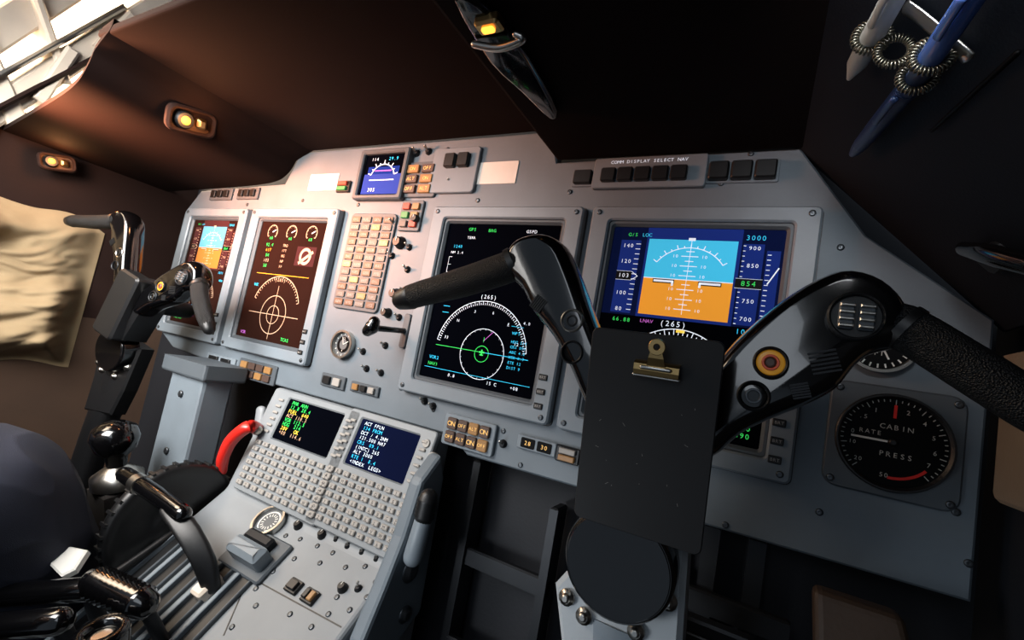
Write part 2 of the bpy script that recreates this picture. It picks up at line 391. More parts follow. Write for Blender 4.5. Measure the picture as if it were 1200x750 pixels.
def pfd(w, h, dim=False):
    s = Scr(w, h, glassr if dim else glassb); B1 = eMar if dim else eB; wh = eWarm if dim else eW
    if not dim: s.rect(.0, .0, 1, .47, eB2, .5)
    s.rect(.225, .0, .78, .47, B1, 1)
    s.rect(.24, .06, .76, .265, eSkyD if dim else eSky, 2); s.rect(.24, .265, .76, .455, eOD if dim else eO, 2)
    s.line(.24, .265, .76, .265, wh, .005, 3)
    s.arc(.5, .29, .235, 35, 145, wh, .005, 3)
    s.ticks(.5, .29, .235, .262, 35, 145, 12, wh, .005, 3)
    for i, y in enumerate((.12, .145, .17, .195, .22, .245, .29, .315, .34, .365, .39, .415)):
        k = .05 if i % 2 else .025; s.line(.5-k, y, .5+k, y, wh, .005, 3)
        if i % 2: s.text('10', .5+.085, y, .028, wh, 3); s.text('10', .5-.085, y, .028, wh, 3)
    s.rect(.5-.02, .05, .5+.02, .065, wh, 4)
    s.line(.5, .06, .5, .44, wh, .003, 3)
    for sx in (-1, 1):
        s.line(.5+sx*.07, .278, .5+sx*.2, .278, eBk, .026, 3.5); s.line(.5+sx*.075, .278, .5+sx*.195, .278, wh, .013, 4)
        s.line(.5+sx*.08, .275, .5+sx*.08, .30, wh, .013, 4)
    s.rect(.06, .07, .19, .46, B1, 1)
    for i in range(14): s.line(.16, .09+i*.027, .19, .09+i*.027, wh, .004)
    for i, t in enumerate(('140', '120', '', '100', '80')): s.text(t, .11, .1+i*.085, .036, wh)
    s.rect(.06, .24, .16, .285, eBk, 2.5); s.text('103', .11, .262, .038, wh, 3.5)
    s.line(.06, .24, .16, .24, wh, .004); s.line(.06, .285, .16, .285, wh, .004); s.line(.16, .24, .2, .2625, wh, .004); s.line(.16, .285, .2, .2625, wh, .004)
    s.rect(.79, .07, .9, .46, B1, 1)
    for i, t in enumerate(('900', '850', '', '750', '700')): s.text(t, .85, .09+i*.085, .034, wh)
    for i in range(16): s.line(.79, .08+i*.025, .803, .08+i*.025, wh, .004)
    s.rect(.77, .24, .91, .285, eBk, 2.5); s.text('854', .84, .262, .042, eG, 3.5)
    s.line(.77, .24, .91, .24, wh, .004); s.line(.77, .285, .91, .285, wh, .004)
    s.rect(.915, .1, .985, .43, B1, 1)
    for i in range(13): s.line(.92, .12+i*.024, .94, .12+i*.024, wh, .004)
    s.line(.935, .26, .985, .18, wh, .007, 3)
    s.text('G/S', .1, .04, .032, eG, al='l'); s.text('LOC', .19, .04, .032, eC, al='l'); s.text('3000', .85, .04, .042, eC)
    s.text('66.88', .14, .495, .036, eG); s.text('(265)', .46, .49, .048, wh); s.text('1011', .86, .49, .042, eC); s.text('LNAV', .3, .49, .032, eM)
    s.arc(.5, .78, .33, 15, 165, wh, .006); s.ticks(.5, .78, .295, .33, 15, 165, 30, wh, .005)
    s.arc(.5, .78, .16, 0, 360, wh, .004)
    for i, t in enumerate(('N', '3', '6', 'W', '24')):
        a = radians(30+30*i); s.text(t, .5+.25*cos(a), .78-.25*sin(a)*s.w/s.h, .038, wh)
    s.line(.5, .6, .5, .92, eM, .008, 3); s.line(.3, .86, .7, .70, eC, .006, 3)
    s.rect(.485, .515, .535, .53, eY, 2)
    s.text('VOR1', .07, .62, .04, eG, al='l'); s.text('D 12.4', .07, .66, .036, eG, al='l'); s.text('HDG', .9, .56, .036, eC)
    s.text('118.30', .95, .885, .038, eG, al='r'); s.text('131.590', .95, .955, .04, eG, al='r'); s.text('118.300', .07, .955, .04, eG, al='l'); s.text('121.500', .95, .92, .04, eG, al='r'); s.line(.03, .865, .97, .865, wh, .003)
    return s.m
def nav(w, h):
    s = Scr(w, h, glassb)
    s.text('GPS', .2, .035, .036, eG, al='l'); s.text('BRG', .42, .04, .036, eG); s.text('TERR', .2, .09, .03, eW, al='l')
    s.text('1240', .08, .15, .034, eC, al='l'); s.text('NM 2.4', .07, .19, .03, eW, al='l')
    s.text('GSPD', .72, .04, .034, eW, al='l'); s.text('134', .74, .08, .042, eW, al='l'); s.text('2.4', .86, .14, .034, eC)
    s.arc(.5, .8, .40, 8, 172, eW, .0045); s.ticks(.5, .8, .37, .40, 8, 172, 60, eW, .004)
    for i, t in enumerate(('33', 'N', '3', '6', 'E', '12')):
        a = radians(165-29*i); s.text(t, .5+.325*cos(a), .8-.325*sin(a)*s.w/s.h, .032, eW)
    s.arc(.53, .8, .19, 0, 360, eW, .004); s.arc(.53, .8, .06, 0, 360, eG, .004)
    s.ticks(.53, .8, .178, .19, 0, 330, 22, eW, .003)
    s.line(.1, .79, .5, .79, eG, .004, 3); s.line(.56, .79, .92, .79, eC, .004, 3)
    s.line(.53, .775, .53, .81, eG, .012, 3); s.line(.505, .79, .555, .79, eG, .012, 3); s.line(.515, .806, .545, .806, eG, .008, 3)
    s.line(.53, .70, .53, .73, eG, .004, 3); s.line(.53, .72, .60, .66, eM, .004, 3)
    s.text('(265)', .5, .455, .044, eW)
    for i in range(6): s.text(('HDG 214', 'CRS 091', 'ABC 4.2', 'XTK 0.3', 'ETE 12', 'DIST 9')[i], .76, .70+i*.03, .028, eC, al='l')
    s.rect(.74, .61, .84, .612, eC, 2); s.text('WPT', .76, .65, .032, eC, al='l'); s.text('4.0', .86, .585, .03, eW)
    s.text('VOR2', .06, .87, .036, eC, al='l'); s.text('NAV1', .06, .91, .036, eG, al='l')
    s.text('0.8', .30, .96, .034, eW); s.text('15 C', .66, .96, .034, eW); s.text('+08', .85, .96, .034, eW)
    s.line(.03, .935, .97, .935, eC, .003); s.line(.06, .22, .06, .42, eW, .003)
    for i in range(5): s.line(.06, .22+i*.05, .09, .22+i*.05, eW, .003)
    for i in range(3): s.line(.10, .50+i*.04, .16, .50+i*.04, eC, .004)
    return s.m
def eng(w, h):
    s = Scr(w, h, glassr)
    for gx in (.2, .5, .8):
        s.arc(gx, .09, .075, -40, 220, eWarm, .008); s.ticks(gx, .09, .06, .075, -40, 220, 8, eWarm, .006)
        s.line(gx, .09, gx+.05, .07, eW, .01, 3); s.text('68', gx, .14, .042, eG)
    cc = (eG, eO, eG, eWarm, eG)
    for r in range(5):
        s.text(('92.4', '617', '54', '103', '28')[r], .2, .2+r*.045, .046, cc[r]); s.text(('TRQ', 'ITT', 'NG', 'NP', 'FF')[r], .45, .2+r*.045, .038, eWarm)
    s.rect(.64, .2, .92, .36, eMar, 1.5); s.arc(.78, .28, .07, 0, 360, eWarm, .03); s.line(.70, .34, .88, .24, eWarm, .03, 2)
    s.arc(.5, .76, .36, 20, 160, eWarm, .008); s.arc(.5, .78, .19, 0, 360, eWarm, .007); s.arc(.5, .78, .09, 0, 360, eWarm, .006)
    s.ticks(.5, .76, .33, .36, 20, 160, 26, eWarm, .006)
    s.line(.12, .78, .88, .78, eWarm, .006, 3); s.line(.5, .54, .5, .98, eWarm, .006, 3)
    s.line(.1, .45, .9, .45, eO, .006); s.text('(265)', .5, .49, .05, eWarm)
    s.text('WX', .14, .55, .045, eC); s.text('VOR', .06, .96, .045, eM, al='l'); s.text('TCAS', .7, .96, .045, eG, al='l')
    return s.m
def display(u0, u1, v1, v0, fn, label, ctrl):
    u0, u1, v0, v1 = u0*d, u1*d, v0*d, v1*d; w = u1-u0; h = v1-v0; cx = (u0+u1)/2; cy = (v0+v1)/2
    o = thing('flight_display', label, 'display', P.at_m(cx, cy, 0), group='large flight displays')
    sw, sh = w-.108*d, h-.092*d
    q = MB(); q.ring(rrect(0, 0, w, h, .006), rrect(0, .001, sw+.012, sh+.012, .004), 0, .013, bezel, .002, .002)
    q.ring(rrect(0, .001, sw+.012, sh+.012, .004), rrect(0, .001, sw, sh, .002), 0, .009, bezeld, .0005, .003)
    q.ring(rrect(0, 0, w+.003, h+.003, .006), rrect(0, 0, w-.001, h-.001, .006), 0, .0015, blk, .0003, .0003)
    part(o, 'bezel', q)
    part(o, 'screen', fn(sw, sh), Tr(0, .001, .0045), label='lit screen with coloured flight symbology')
    for sx in (-1, 1):
        for sy in (-1, 1): part(o, 'screw', None, Tr(sx*(w/2-.009), sy*(h/2-.008), .013), mesh=SCR)
    q = MB(); q.prism(rrect(0, 0, .011, .007, .001), 0, .003, blk, .0008); q.text('BRT', 0, 0, .004, keyw, .0031); bm_ = q.mesh('bezel_button')
    for k in range(ctrl): part(o, 'bezel_button', None, Tr(w/2-.0145, -h/2+.02+k*.017, .012), mesh=bm_)
    return o
display(-.376, .069, .392, -.118, lambda w, h: pfd(w, h), 'grey framed primary flight display showing blue and orange horizon', 4)
display(-.837, -.397, .392, -.118, nav, 'grey framed navigation display showing white compass arc', 3)
display(-1.66, -1.212, .385, -.118, eng, 'grey framed engine and map display with round scales', 3)
display(-2.10, -1.69, .385, -.118, lambda w, h: pfd(w, h, True), 'grey framed flight display with painted maroon reflection tint', 3)

def bpanel(name, label, cat, R_, rows, cols, cell, mt, body=panelgrey, marg=.15, th=.004, bt=.004, mats=None, texts=None, gap=.2, pl=P, group=None, area=None, round_=False, tm=None):
    cx, cy, w, h = R_; o = thing(name, label, cat, pl.at_m(cx, cy, 0), group=group)
    q = MB(); q.prism(rrect(0, 0, w, h, min(w, h)*.08), 0, th, body, min(.001, th*.3)); part(o, 'body', q)
    ax0, ay0, ax1, ay1 = area or (marg*.5, marg*.5, 1-marg*.5, 1-marg*.5)
    cw = (ax1-ax0)*w/cols; chh = (ay1-ay0)*h/rows; cache = {}
    for r in range(rows):
        for c in range(cols):
            mm = mats[(r*cols+c) % len(mats)] if mats else mt; tx = texts[(r*cols+c) % len(texts)] if texts else ''
            if (mm, tx) not in cache:
                q = MB(); bw, bh = cw*(1-gap), chh*(1-gap)
                if round_: q.lathe([(min(bw, bh)/2, 0), (min(bw, bh)/2, bt*.8), (min(bw, bh)*.4, bt)], mm, 14)
                else: q.prism(rrect(0, 0, bw, bh, min(bw, bh)*.12, 2), 0, bt, mm, bt*.2)
                if tx: q.text(tx, 0, 0, min(bh*.6, bw/len(tx)*1.3), tm or eBk, bt+.0001)
                cache[(mm, tx)] = q.mesh(cell)
            part(o, cell, None, Tr(-w/2+ax0*w+cw*(c+.5), h/2-ay0*h-chh*(r+.5), th), mesh=cache[(mm, tx)])
    return o
bpanel('warning_light_grid', 'grid of brown and grey caution lights in a grey plate', 'warning lights', P.rect(415, 251, 443, 368), 12, 4, 'caution_light', None,
       mats=[rosebtn, greybtn, rosebtn, rosebtn, greybtn, greybtn, amberbtn, greybtn, rosebtn], texts=['OIL', 'FUEL', 'GEN', 'HYD', 'DOOR', 'ICE', 'BAT'], marg=.06, gap=.2, bt=.002, body=bezeld, tm=keyw)
bpanel('switch_strip', 'light grey switch strip with five black push switches', 'switch panel', P.rect(700, 189, 826, 221), 1, 5, 'push_switch', blk, body=bezel, th=.007, area=(.08, .35, .86, .85), gap=.12, bt=.006)
cx, cy, w, h = P.rect(700, 189, 826, 221); q = MB(); q.text('COMM DISPLAY SELECT NAV', 0, 0, .0055, eW, .0001, adv=.7)
thing('lettering_strip', 'white engraved lettering strip above the push switches', 'lettering', P.at_m(cx, cy+h*.34, .0072), q)
bpanel('push_switch_row', 'row of three black push switches on the panel', 'switch panel', P.rect(830, 191, 912, 214), 1, 3, 'push_switch', blk, th=.002, area=(.02, .05, .98, .95), gap=.1, bt=.008)
bpanel('push_switch', 'single square black push switch beside the strip', 'switch', P.rect(673, 200, 696, 219), 1, 1, 'cap', blk, th=.002, gap=.08, bt=.006)
cx, cy, w, h = P.rect(430, 180, 474, 236)
o = thing('standby_display', 'small standby attitude display with violet blue compass arc', 'display', P.at_m(cx, cy))
q = MB(); q.ring(rrect(0, 0, w, h, .004), rrect(0, 0, w*.82, h*.82, .002), 0, .012, bezeld, .002, .002); part(o, 'bezel', q)
s = Scr(w*.84, h*.84, glassb); s.rect(.05, .48, .95, .95, eVi); s.rect(.12, .3, .88, .48, eB); s.arc(.5, .62, .3, 20, 160, eW, .02); s.ticks(.5, .62, .3, .38, 20, 160, 8, eW, .018)
s.line(.2, .62, .8, .62, eW, .02); s.text('305', .3, .85, .1, eW); s.text('29.9', .7, .12, .09, eC); s.text('114', .25, .12, .09, eW); s.line(.3, .4, .7, .4, eM, .02); part(o, 'screen', s.m, Tr(0, 0, .006))
LIT = dict(texts=['ON', 'OFF', 'ALT'], tm=ambtext)
bpanel('annunciator_module', 'grey plate with six amber annunciator buttons', 'annunciator', P.rect(478, 192, 510, 232), 3, 2, 'annunciator_light', amberbtn, body=bezeld, mats=[amberbtn, brownbtn, brownbtn, amberbtn, brownbtn], gap=.2, **LIT)
def toggle(px, py, s=1., pl=P, label='small steel toggle switch with round collar'):
    x, y = pl.at(px, py)[0][:2]; o = thing('toggle_switch', label, 'switch', pl.at_m(x, y), group='toggle switches')
    q = MB(); q.lathe([(.0065*s, 0), (.0065*s, .002*s), (.0045*s, .003*s), (.004*s, .006*s)], darkmet, 12); part(o, 'collar', q)
    q = MB(); q.tube([(0, 0, .004*s), (0, .002*s, .009*s), (0, .004*s, .013*s)], [.0014*s, .0018*s, .0024*s], steel, 10, ref=Vector((1, 0, 0))); part(o, 'lever', q)
def knob(px, py, r, pl=P, hgt=.012, mt=blk, label='round black rotary knob'):
    x, y = pl.at(px, py)[0][:2]; o = thing('rotary_knob', label, 'knob', pl.at_m(x, y), group='rotary knobs')
    q = MB(); q.lathe([(r*1.25, 0), (r*1.25, .002), (r, .003), (r*.95, hgt*.85), (r*.8, hgt)], mt, 20); part(o, 'cap', q)
    q = MB(); q.box(-r*.08, r*.08, r*.1, r*.8, hgt, hgt+.0006, white); part(o, 'pointer', q)
toggle(489, 180, .9); toggle(503, 178, .9); toggle(528, 214, .6)
bpanel('rocker_switch_module', 'grey module with two black rocker switches', 'switch panel', P.rect(513, 177, 556, 227), 1, 2, 'rocker', blk, body=bezel, th=.006, area=(.28, .12, .85, .5), gap=.2, bt=.007)
bpanel('indicator_stack', 'stack of red, amber and green indicator lights', 'indicator lights', P.rect(474, 236, 492, 272), 3, 2, 'indicator_light', None, body=bezeld, mats=[iR, amberbtn, iG, amberbtn, greybtn, iR], gap=.25)
bpanel('indicator_pair', 'small red and green indicator on the panel', 'indicator lights', P.rect(398, 213, 410, 226), 2, 1, 'lens', None, body=blk, mats=[iR, iG], gap=.2)
for r_ in ((282, 221, 303, 234), (250, 222, 272, 235)):
    bpanel('connector_block', 'small dark connector block at the panel top', 'connector', P.rect(*r_), 1, 3, 'socket', blk, body=bezeld, gap=.3)
for px, py in ((462, 262), (480, 290), (478, 316), (474, 342), (460, 300), (468, 372)): toggle(px, py, .8)
for px, py, r in ((470, 285, .008), (465, 345, .007), (455, 367, .006), (490, 258, .006)): knob(px, py, r)
toggle(426, 412, .8); toggle(452, 405, .8); toggle(447, 437, .8); toggle(430, 432, .8)
def dial(px, py, r, label, fn, plate=None, pl=P, name='round_gauge', cat='gauge', face=eBk):
    x, y = pl.at(px, py)[0][:2]; o = thing(name, label, cat, pl.at_m(x, y))
    if plate:
        q = MB(); q.prism(rrect(0, 0, plate, plate, plate*.12), 0, .004, bezeld, .0015); part(o, 'mounting_plate', q)
        for sx in (-1, 1):
            for sy in (-1, 1): part(o, 'screw', None, Tr(sx*plate*.43, sy*plate*.43, .004), mesh=SCR)
    q = MB(); q.ring(circ(0, 0, r*1.1, 48), circ(0, 0, r, 48), 0, .010, blk if plate else steel, .002, .003); part(o, 'bezel_ring', q)
    q = MB(); q.flat(circ(0, 0, r, 48), .0045, face); fn(q, r, .0048); part(o, 'dial_face', q); return o
def clockf(q, r, z):
    for i in range(12):
        a = radians(i*30); q.line((r*.78*cos(a), r*.78*sin(a)), (r*.94*cos(a), r*.94*sin(a)), r*.06, white, z)
    q.arc(0, 0, r*.55, 0, 360, r*.25, eBk, z+.0001); q.line((0, 0), (r*.5, r*.3), r*.05, white, z+.0003); q.line((0, 0), (-r*.2, r*.6), r*.05, white, z+.0003); q.text('12', 0, r*.5, r*.22, white, z+.0003); q.text('6', 0, -r*.5, r*.22, white, z+.0003)
o_ = dial(405, 404, .019, 'small round clock with steel ring and grey face', clockf, None, name='clock', cat='clock', face=dialgrey)
def cabinf(q, r, z):
    for i in range(41):
        a = radians(225-i*6.75); k = .86 if i % 5 == 0 else .92
        q.line((r*k*cos(a), r*k*sin(a)), (r*.98*cos(a), r*.98*sin(a)), r*.018, gw, z)
    for a_, t in ((172, '0'), (140, '.5'), (118, '1'), (72, '2'), (45, '4'), (20, '5'), (-5, '6'), (-28, '7')):
        a = radians(a_); q.text(t, r*.76*cos(a), r*.76*sin(a), r*.14, gw, z)
    q.text('CABIN', r*.05, r*.34, r*.16, gw, z, adv=.8); q.text('RATE', -r*.42, r*.16, r*.14, gw, z, adv=.8); q.text('PRESS', r*.08, -r*.28, r*.16, gw, z, adv=.8)
    q.text('50', -r*.1, -r*.76, r*.14, gw, z); q.text('20', -r*.6, -r*.5, r*.13, gw, z); q.text('10', -r*.74, -r*.14, r*.12, gw, z)
    q.arc(0, 0, r*.8, -92, -38, r*.06, redp, z+.0002); q.line((r*.0, r*.85), (r*.0, r*.55), r*.06, redp, z+.0003)
    q.line((-r*.78, 0.0*r), (r*.05, 0), r*.045, white, z+.0006)
    q.lathe([(r*.09, z), (r*.09, z+.003), (r*.05, z+.004)], blk, 16)
a = P.at(1047, 465)[0]; b = P.at(1047, 572)[0]; rg = abs(a.y-b.y)/2
dial(1044, 518, rg*.97, 'round cabin pressure gauge with white numerals and red arc', cabinf, rg*2.45)
def altf(q, r, z):
    for i in range(24):
        a = radians(i*15); q.line((r*.8*cos(a), r*.8*sin(a)), (r*.95*cos(a), r*.95*sin(a)), r*.05, white, z)
    q.text('FT', 0, -r*.4, r*.25, white, z); q.line((0, 0), (r*.3, -r*.6), r*.06, white, z+.0004)
dial(1030, 402, .024, 'round black gauge with white tick marks', altf, None)
x, y = P.at(476, 388)[0][:2]
o = thing('gear_lever', 'black landing gear lever with round knob', 'lever', P.at_m(x, y))
q = MB(); q.prism(rrect(0, 0, .012, .05, .004), 0, .004, bezeld, .001); part(o, 'slot_plate', q)
q = MB(); q.tube([(0, 0, 0), (-.004, -.002, .02), (-.014, -.005, .05)], [.004, .004, .0045], blkg, 12); part(o, 'shaft', q)
q = MB(); q.tube([(-.020, -.010, .053), (-.014, -.004, .053), (-.012, .003, .053)], [.008, .010, .008], blkg, 14, ref=Vector((1, 0, 0))); part(o, 'knob', q)
bpanel('annunciator_strip', 'two rows of amber annunciator lights', 'annunciator', P.rect(284, 419, 322, 453), 2, 4, 'annunciator_light', None, body=bezeld, mats=[amberbtn, brownbtn, brownbtn], gap=.2)
bpanel('switch_module', 'dark two switch module below the display', 'switch panel', P.rect(246, 413, 276, 432), 1, 2, 'switch', blk, body=bezel, gap=.3)
bpanel('switch_module', 'grey module with white and dark push switches', 'switch panel', P.rect(380, 436, 404, 458), 1, 2, 'switch', None, mats=[blk, keyw], body=bezeld, gap=.3)
bpanel('switch_module', 'grey module with white and dark push switches', 'switch panel', P.rect(414, 446, 444, 466), 1, 3, 'switch', None, mats=[amberbtn, blk, keyw], body=bezeld, gap=.3)
bpanel('annunciator_module', 'block of eight lit brown and amber push buttons', 'annunciator', P.rect(526, 483, 578, 536), 2, 4, 'annunciator_light', None, body=bezel, mats=[brownbtn, brownbtn, amberbtn, brownbtn, brownbtn], gap=.15, th=.006, **LIT)
bpanel('radio_readout', 'dark readout module with two black windows', 'radio', P.rect(610, 508, 652, 536), 1, 2, 'window', eBk, body=bezel, gap=.15, th=.006, bt=.001, texts=['28', '30'], tm=ambtext)
bpanel('push_switch', 'square push switch with amber legend', 'switch', P.rect(655, 520, 679, 546), 2, 1, 'cap', None, body=blk, mats=[keyw, amberbtn], gap=.2, th=.006)
for px, py in ((498, 470), (508, 476), (590, 520)): toggle(px, py, .8)

# ================= PEDESTAL =================
u0, u1 = -1.345*d, -.685*d
prof = [(1.05*d, -.205*d), (.995*d, -.205*d), (F0, V0), (F0-.70*d*sin(td), V0-.70*d*cos(td)), (F0-.72*d*sin(td), -1.3*d), (1.05*d, -1.3*d)]
n = len(prof); m = MB()
vs = [(u0, a, b) for a, b in prof] + [(u1, a, b) for a, b in prof]
fs = [(i, (i+1) % n, n+(i+1) % n, n+i) for i in range(n)] + [tuple(range(n-1, -1, -1)), tuple(range(n, 2*n))]
m.add(vs, fs, lightgrey); ped = bev(thing('center_pedestal', 'light grey sloping centre pedestal below the panel', 'pedestal', BASE, m), .006, 3)
def fmu(x0, y0, x1, y1, amber, label):
    cx, cy, w, h = C.rect(x0, y0, x1, y1, .004); o = thing('flight_management_unit', label, 'control unit', C.at_m(cx, cy, 0.0), group='flight management units')
    sw, sh = w*.66, h*.40; sy = h*.235
    q = MB(); q.ring(rrect(0, 0, w*.98, h, .005), rrect(0, sy, sw, sh, .002), 0, .008, lightgrey, .0015, .002); q.flat(rrect(0, sy, sw, sh, .001, 4), .001, eBk)
    q.box(-sw/2, sw/2, -h*.49, sy-sh/2, .001, .0079, bezeld); part(o, 'body', q)
    s = Scr(sw, sh, glassb if amber else glassn); mm = [eG, eG, eY, eWarm] if amber else [eW, eC, eW]
    L = ['PWR ANN', '12.8 20.4', 'FUEL  640', 'ACT 118.3', 'VOR 112.5', 'HDG  214', '28V   OK', '+00  114.6'] if amber else ['ACT FPLN', '134 FROM', 'DCT / 4.2NM', '121.500 N47', 'CRS  09.1', '(INTC) 265', 'ALT 3000', 'RTE 1  8.4', '<INDEX  LEGS>']
    for i, t in enumerate(L): s.text(t, .07, .08+i*.105, .064, mm[i % len(mm)], al='l')
    part(o, 'screen', s.m, Tr(0, sy, .0055))
    q = MB(); q.prism(rrect(0, 0, w*.06, h*.024, .001, 2), 0, .003, keyw, .001); lk = q.mesh('line_key')
    for sx in (-1, 1):
        for i in range(6): part(o, 'line_key', None, Tr(sx*w*.405, sy+sh*.4-i*sh*.16, .008), mesh=lk)
    ch = 'ABCDEFGHIJKLMNOPQRSTUVWXYZ0123456789'
    cols, rows = 10, 7; k = 0
    for r in range(rows):
        for c in range(cols):
            kw, kh = w*.94/cols, h*.45/rows
            q = MB(); q.prism(rrect(0, 0, kw*.7, kh*.62, .0008, 2), 0, .004, keyw, .001); q.text(ch[k % 36], 0, 0, kh*.55, eBk, .0041); k += 1
            part(o, 'key', q, Tr(-w*.47+kw*(c+.5), -h*.01-kh*(r+.5), .008))
fmu(330, 456, 371, 618, True, 'light grey keypad unit with green lettered screen')
fmu(414, 478, 462, 660, False, 'light grey keypad unit with blue lettered screen')
def dring(q, r, z):
    q.arc(0, 0, r*.75, 0, 359, r*.1, white, z)
    for i in range(16):
        a = radians(i*22.5); q.line((r*.4*cos(a), r*.4*sin(a)), (r*.6*cos(a), r*.6*sin(a)), r*.06, white, z)
dial(317, 614, .020, 'round trim indicator with steel ring on the pedestal', dring, None, K, 'trim_indicator', face=dialgrey)
cx, cy, w, h = K.rect(270, 624, 326, 668, .01)
o = thing('trim_lever', 'grey blocky trim lever on the pedestal deck', 'lever', K.at_m(cx, cy, 0))
q = MB(); q.prism(rrect(0, 0, .085, .055, .004), 0, .006, bezeld, .002); part(o, 'base', q)
q = MB(); q.prism(rrect(.004, -.006, .06, .022, .004), .006, .030, bezel, .006); q.prism(rrect(-.004, .014, .05, .014, .003), .006, .018, darkmet, .003); part(o, 'handle', q)
def krect(px, py, w, h): p_ = K.at(px, py)[0]; return (p_.x, p_.y, w, h)
bpanel('push_switch', 'small square black push switch on the pedestal', 'switch', krect(345, 688, .020, .016), 1, 1, 'cap', blk, body=blk, pl=K)
bpanel('push_switch', 'small square switch with amber legend on the pedestal', 'switch', krect(364, 700, .020, .016), 1, 2, 'cap', None, mats=[blk, amberbtn], body=blk, pl=K)
for px, py in ((335, 628), (352, 632), (372, 640), (390, 648), (428, 664), (446, 672), (325, 650), (345, 655), (440, 682), (395, 700), (405, 665), (300, 690), (385, 720), (410, 715), (375, 660), (430, 700), (320, 670), (340, 720), (300, 710), (365, 735), (272, 735)):
    x, y = K.at(px, py)[0][:2]; thing('quarter_turn_fastener', 'round steel panel fastener', 'screw', K.at_m(x, y), mesh=SCR, group='fasteners on the pedestal deck')
for px, py, r in ((350, 617, .005), (378, 628, .005), (462, 682, .006), (402, 690, .005)): knob(px, py, r, K, .008)
for px, py in ((408, 640), (425, 647), (442, 655), (395, 632), (420, 690), (455, 662)): toggle(px, py, .7, K)
for px, py in ((500, 520), (506, 535), (500, 550), (492, 565)):
    x, y = C.at(px, py, .008)[0][:2]
    o = thing('selector_button', 'small round grey selector button beside the keypad', 'button', C.at_m(x, y, .0), group='selector buttons beside the keypad')
    q = MB(); q.lathe([(.006, 0), (.006, .008), (.005, .010)], keyw, 14); part(o, 'cap', q)
q = MB()
for a_, b_ in (((292, 676), (262, 745)), ((292, 676), (400, 735))):
    A_, B_ = K.at(*a_)[0], K.at(*b_)[0]; q.box(0, (B_-A_).length, -.0007, .0007, 0, .0006, blk, 0, Tr(A_.x, A_.y) @ Matrix.Rotation(atan2(B_.y-A_.y, B_.x-A_.x), 4, 'Z'))
part(ped, 'deck_seam', q, BASE.inverted() @ K.M)
q = MB()
for i in range(5):
    x = -1.31*d + i*.072*d
    q.box(x, x+.034*d, -.62*d, -.16*d, 0, .0015, blk); q.box(x-.012*d, x, -.62*d, -.16*d, 0, .008, bezel, .001); q.box(x+.034*d, x+.040*d, -.62*d, -.16*d, 0, .006, bezeld, .001)
thing('throttle_quadrant', 'slotted grey metal throttle quadrant plate on the pedestal', 'throttle quadrant', K.M, q)
def PK(px, py, h): return K.at(px, py, h)[0]
o = thing('flap_lever', 'angular black lever with cross grip and beige foot', 'lever', K.M)
q = MB(); q.tube([PK(248, 690, .006), PK(240, 660, .035), PK(222, 626, .062), PK(200, 596, .08)], [(.010, .006), (.012, .006), (.013, .007), (.012, .008)], blk, 16, k=2, e=.45); part(o, 'arm', q)
q = MB(); q.tube([PK(146, 556, .088), PK(176, 575, .086), PK(214, 602, .080)], [.0105, .0115, .0105], blkg, 20, ref=Vector((0, 1, 0)))
part(o, 'grip', q); q = MB(); q.tube([PK(160, 565, .0875), PK(166, 569, .087)], [.0125, .0125], steel, 20, ref=Vector((0, 1, 0)), k=2, rnd=False); part(o, 'collar', q, label='steel collar')
q = MB(); p_ = PK(246, 690, 0); q.prism(rrect(p_.x, p_.y, .022, .03, .004), 0, .014, whitep, .003); part(o, 'foot', q, label='beige foot bracket')
def lever(name, label, a, b, r, mt=blkg):
    o = thing(name, label, 'lever', K.M, group='power levers')
    q = MB(); q.tube([PK(*a), PK(*b)], [r, r*1.05], mt, 22, ref=Vector((0, 0, 1)), k=4); part(o, 'grip', q)
    e = PK(*b); q = MB(); q.tube([e, Vector((e.x, e.y-.01, e.z*.5)), Vector((e.x, e.y-.015, 0.002))], [(.008, .006)]*3, darkmet, 10, ref=Vector((1, 0, 0))); part(o, 'stem', q); return o, PK(*a), e
lever('power_lever', 'glossy black power lever grip', (-20, 700, .075), (105, 690, .065), .0125)
lever('power_lever', 'glossy black power lever grip', (-20, 735, .09), (70, 728, .085), .0125)
o = thing('propeller_lever', 'black lever with ribbed round knob', 'lever', K.M)
a = PK(112, 682, .07); b = PK(168, 708, .06); q = MB(); L = 9; pts = []; rr = []
for i in range(L*2+1):
    pts.append(a.lerp(b, i/(L*2))); rr.append(.018 if i % 2 else .0152)
q.tube(pts, rr, blkg, 24, k=1); part(o, 'knob', q); q = MB(); q.tube([b, Vector((b.x+.004, b.y-.01, 0.002))], [(.007, .005)]*2, darkmet, 10, k=2, ref=Vector((1, 0, 0))); part(o, 'stem', q)
o = thing('condition_lever', 'black lever with hollow round knob end', 'lever', K.M); a = PK(105, 740, .10)
Mx = Tr(a.x, a.y, a.z-.02) @ Matrix.Rotation(radians(-25), 4, 'X')
q = MB(); q.lathe([(.016, -.03), (.022, -.01), (.023, .008), (.021, .014), (.013, .014), (.012, .004)], blkg, 28, Mx); part(o, 'knob', q)
q = MB(); q.lathe([(.0115, .003), (.0115, .006), (.008, .008)], steel, 20, Mx); part(o, 'insert', q, label='pale metal insert')
q = MB(); q.tube([a-Vector((0, 0, .045)), Vector((a.x, a.y-.02, 0.002))], [.006, .006], darkmet, 10, k=2, ref=Vector((1, 0, 0))); part(o, 'stem', q)
o = thing('friction_tab', 'white plastic tab lever', 'lever', K.M)
q = MB(); q.prism(ccw([tuple(PK(*p, .075)[:2]) for p in ((58, 662), (80, 640), (103, 645), (88, 668), (72, 676))]), .069, .077, white, .002); part(o, 'tab', q)
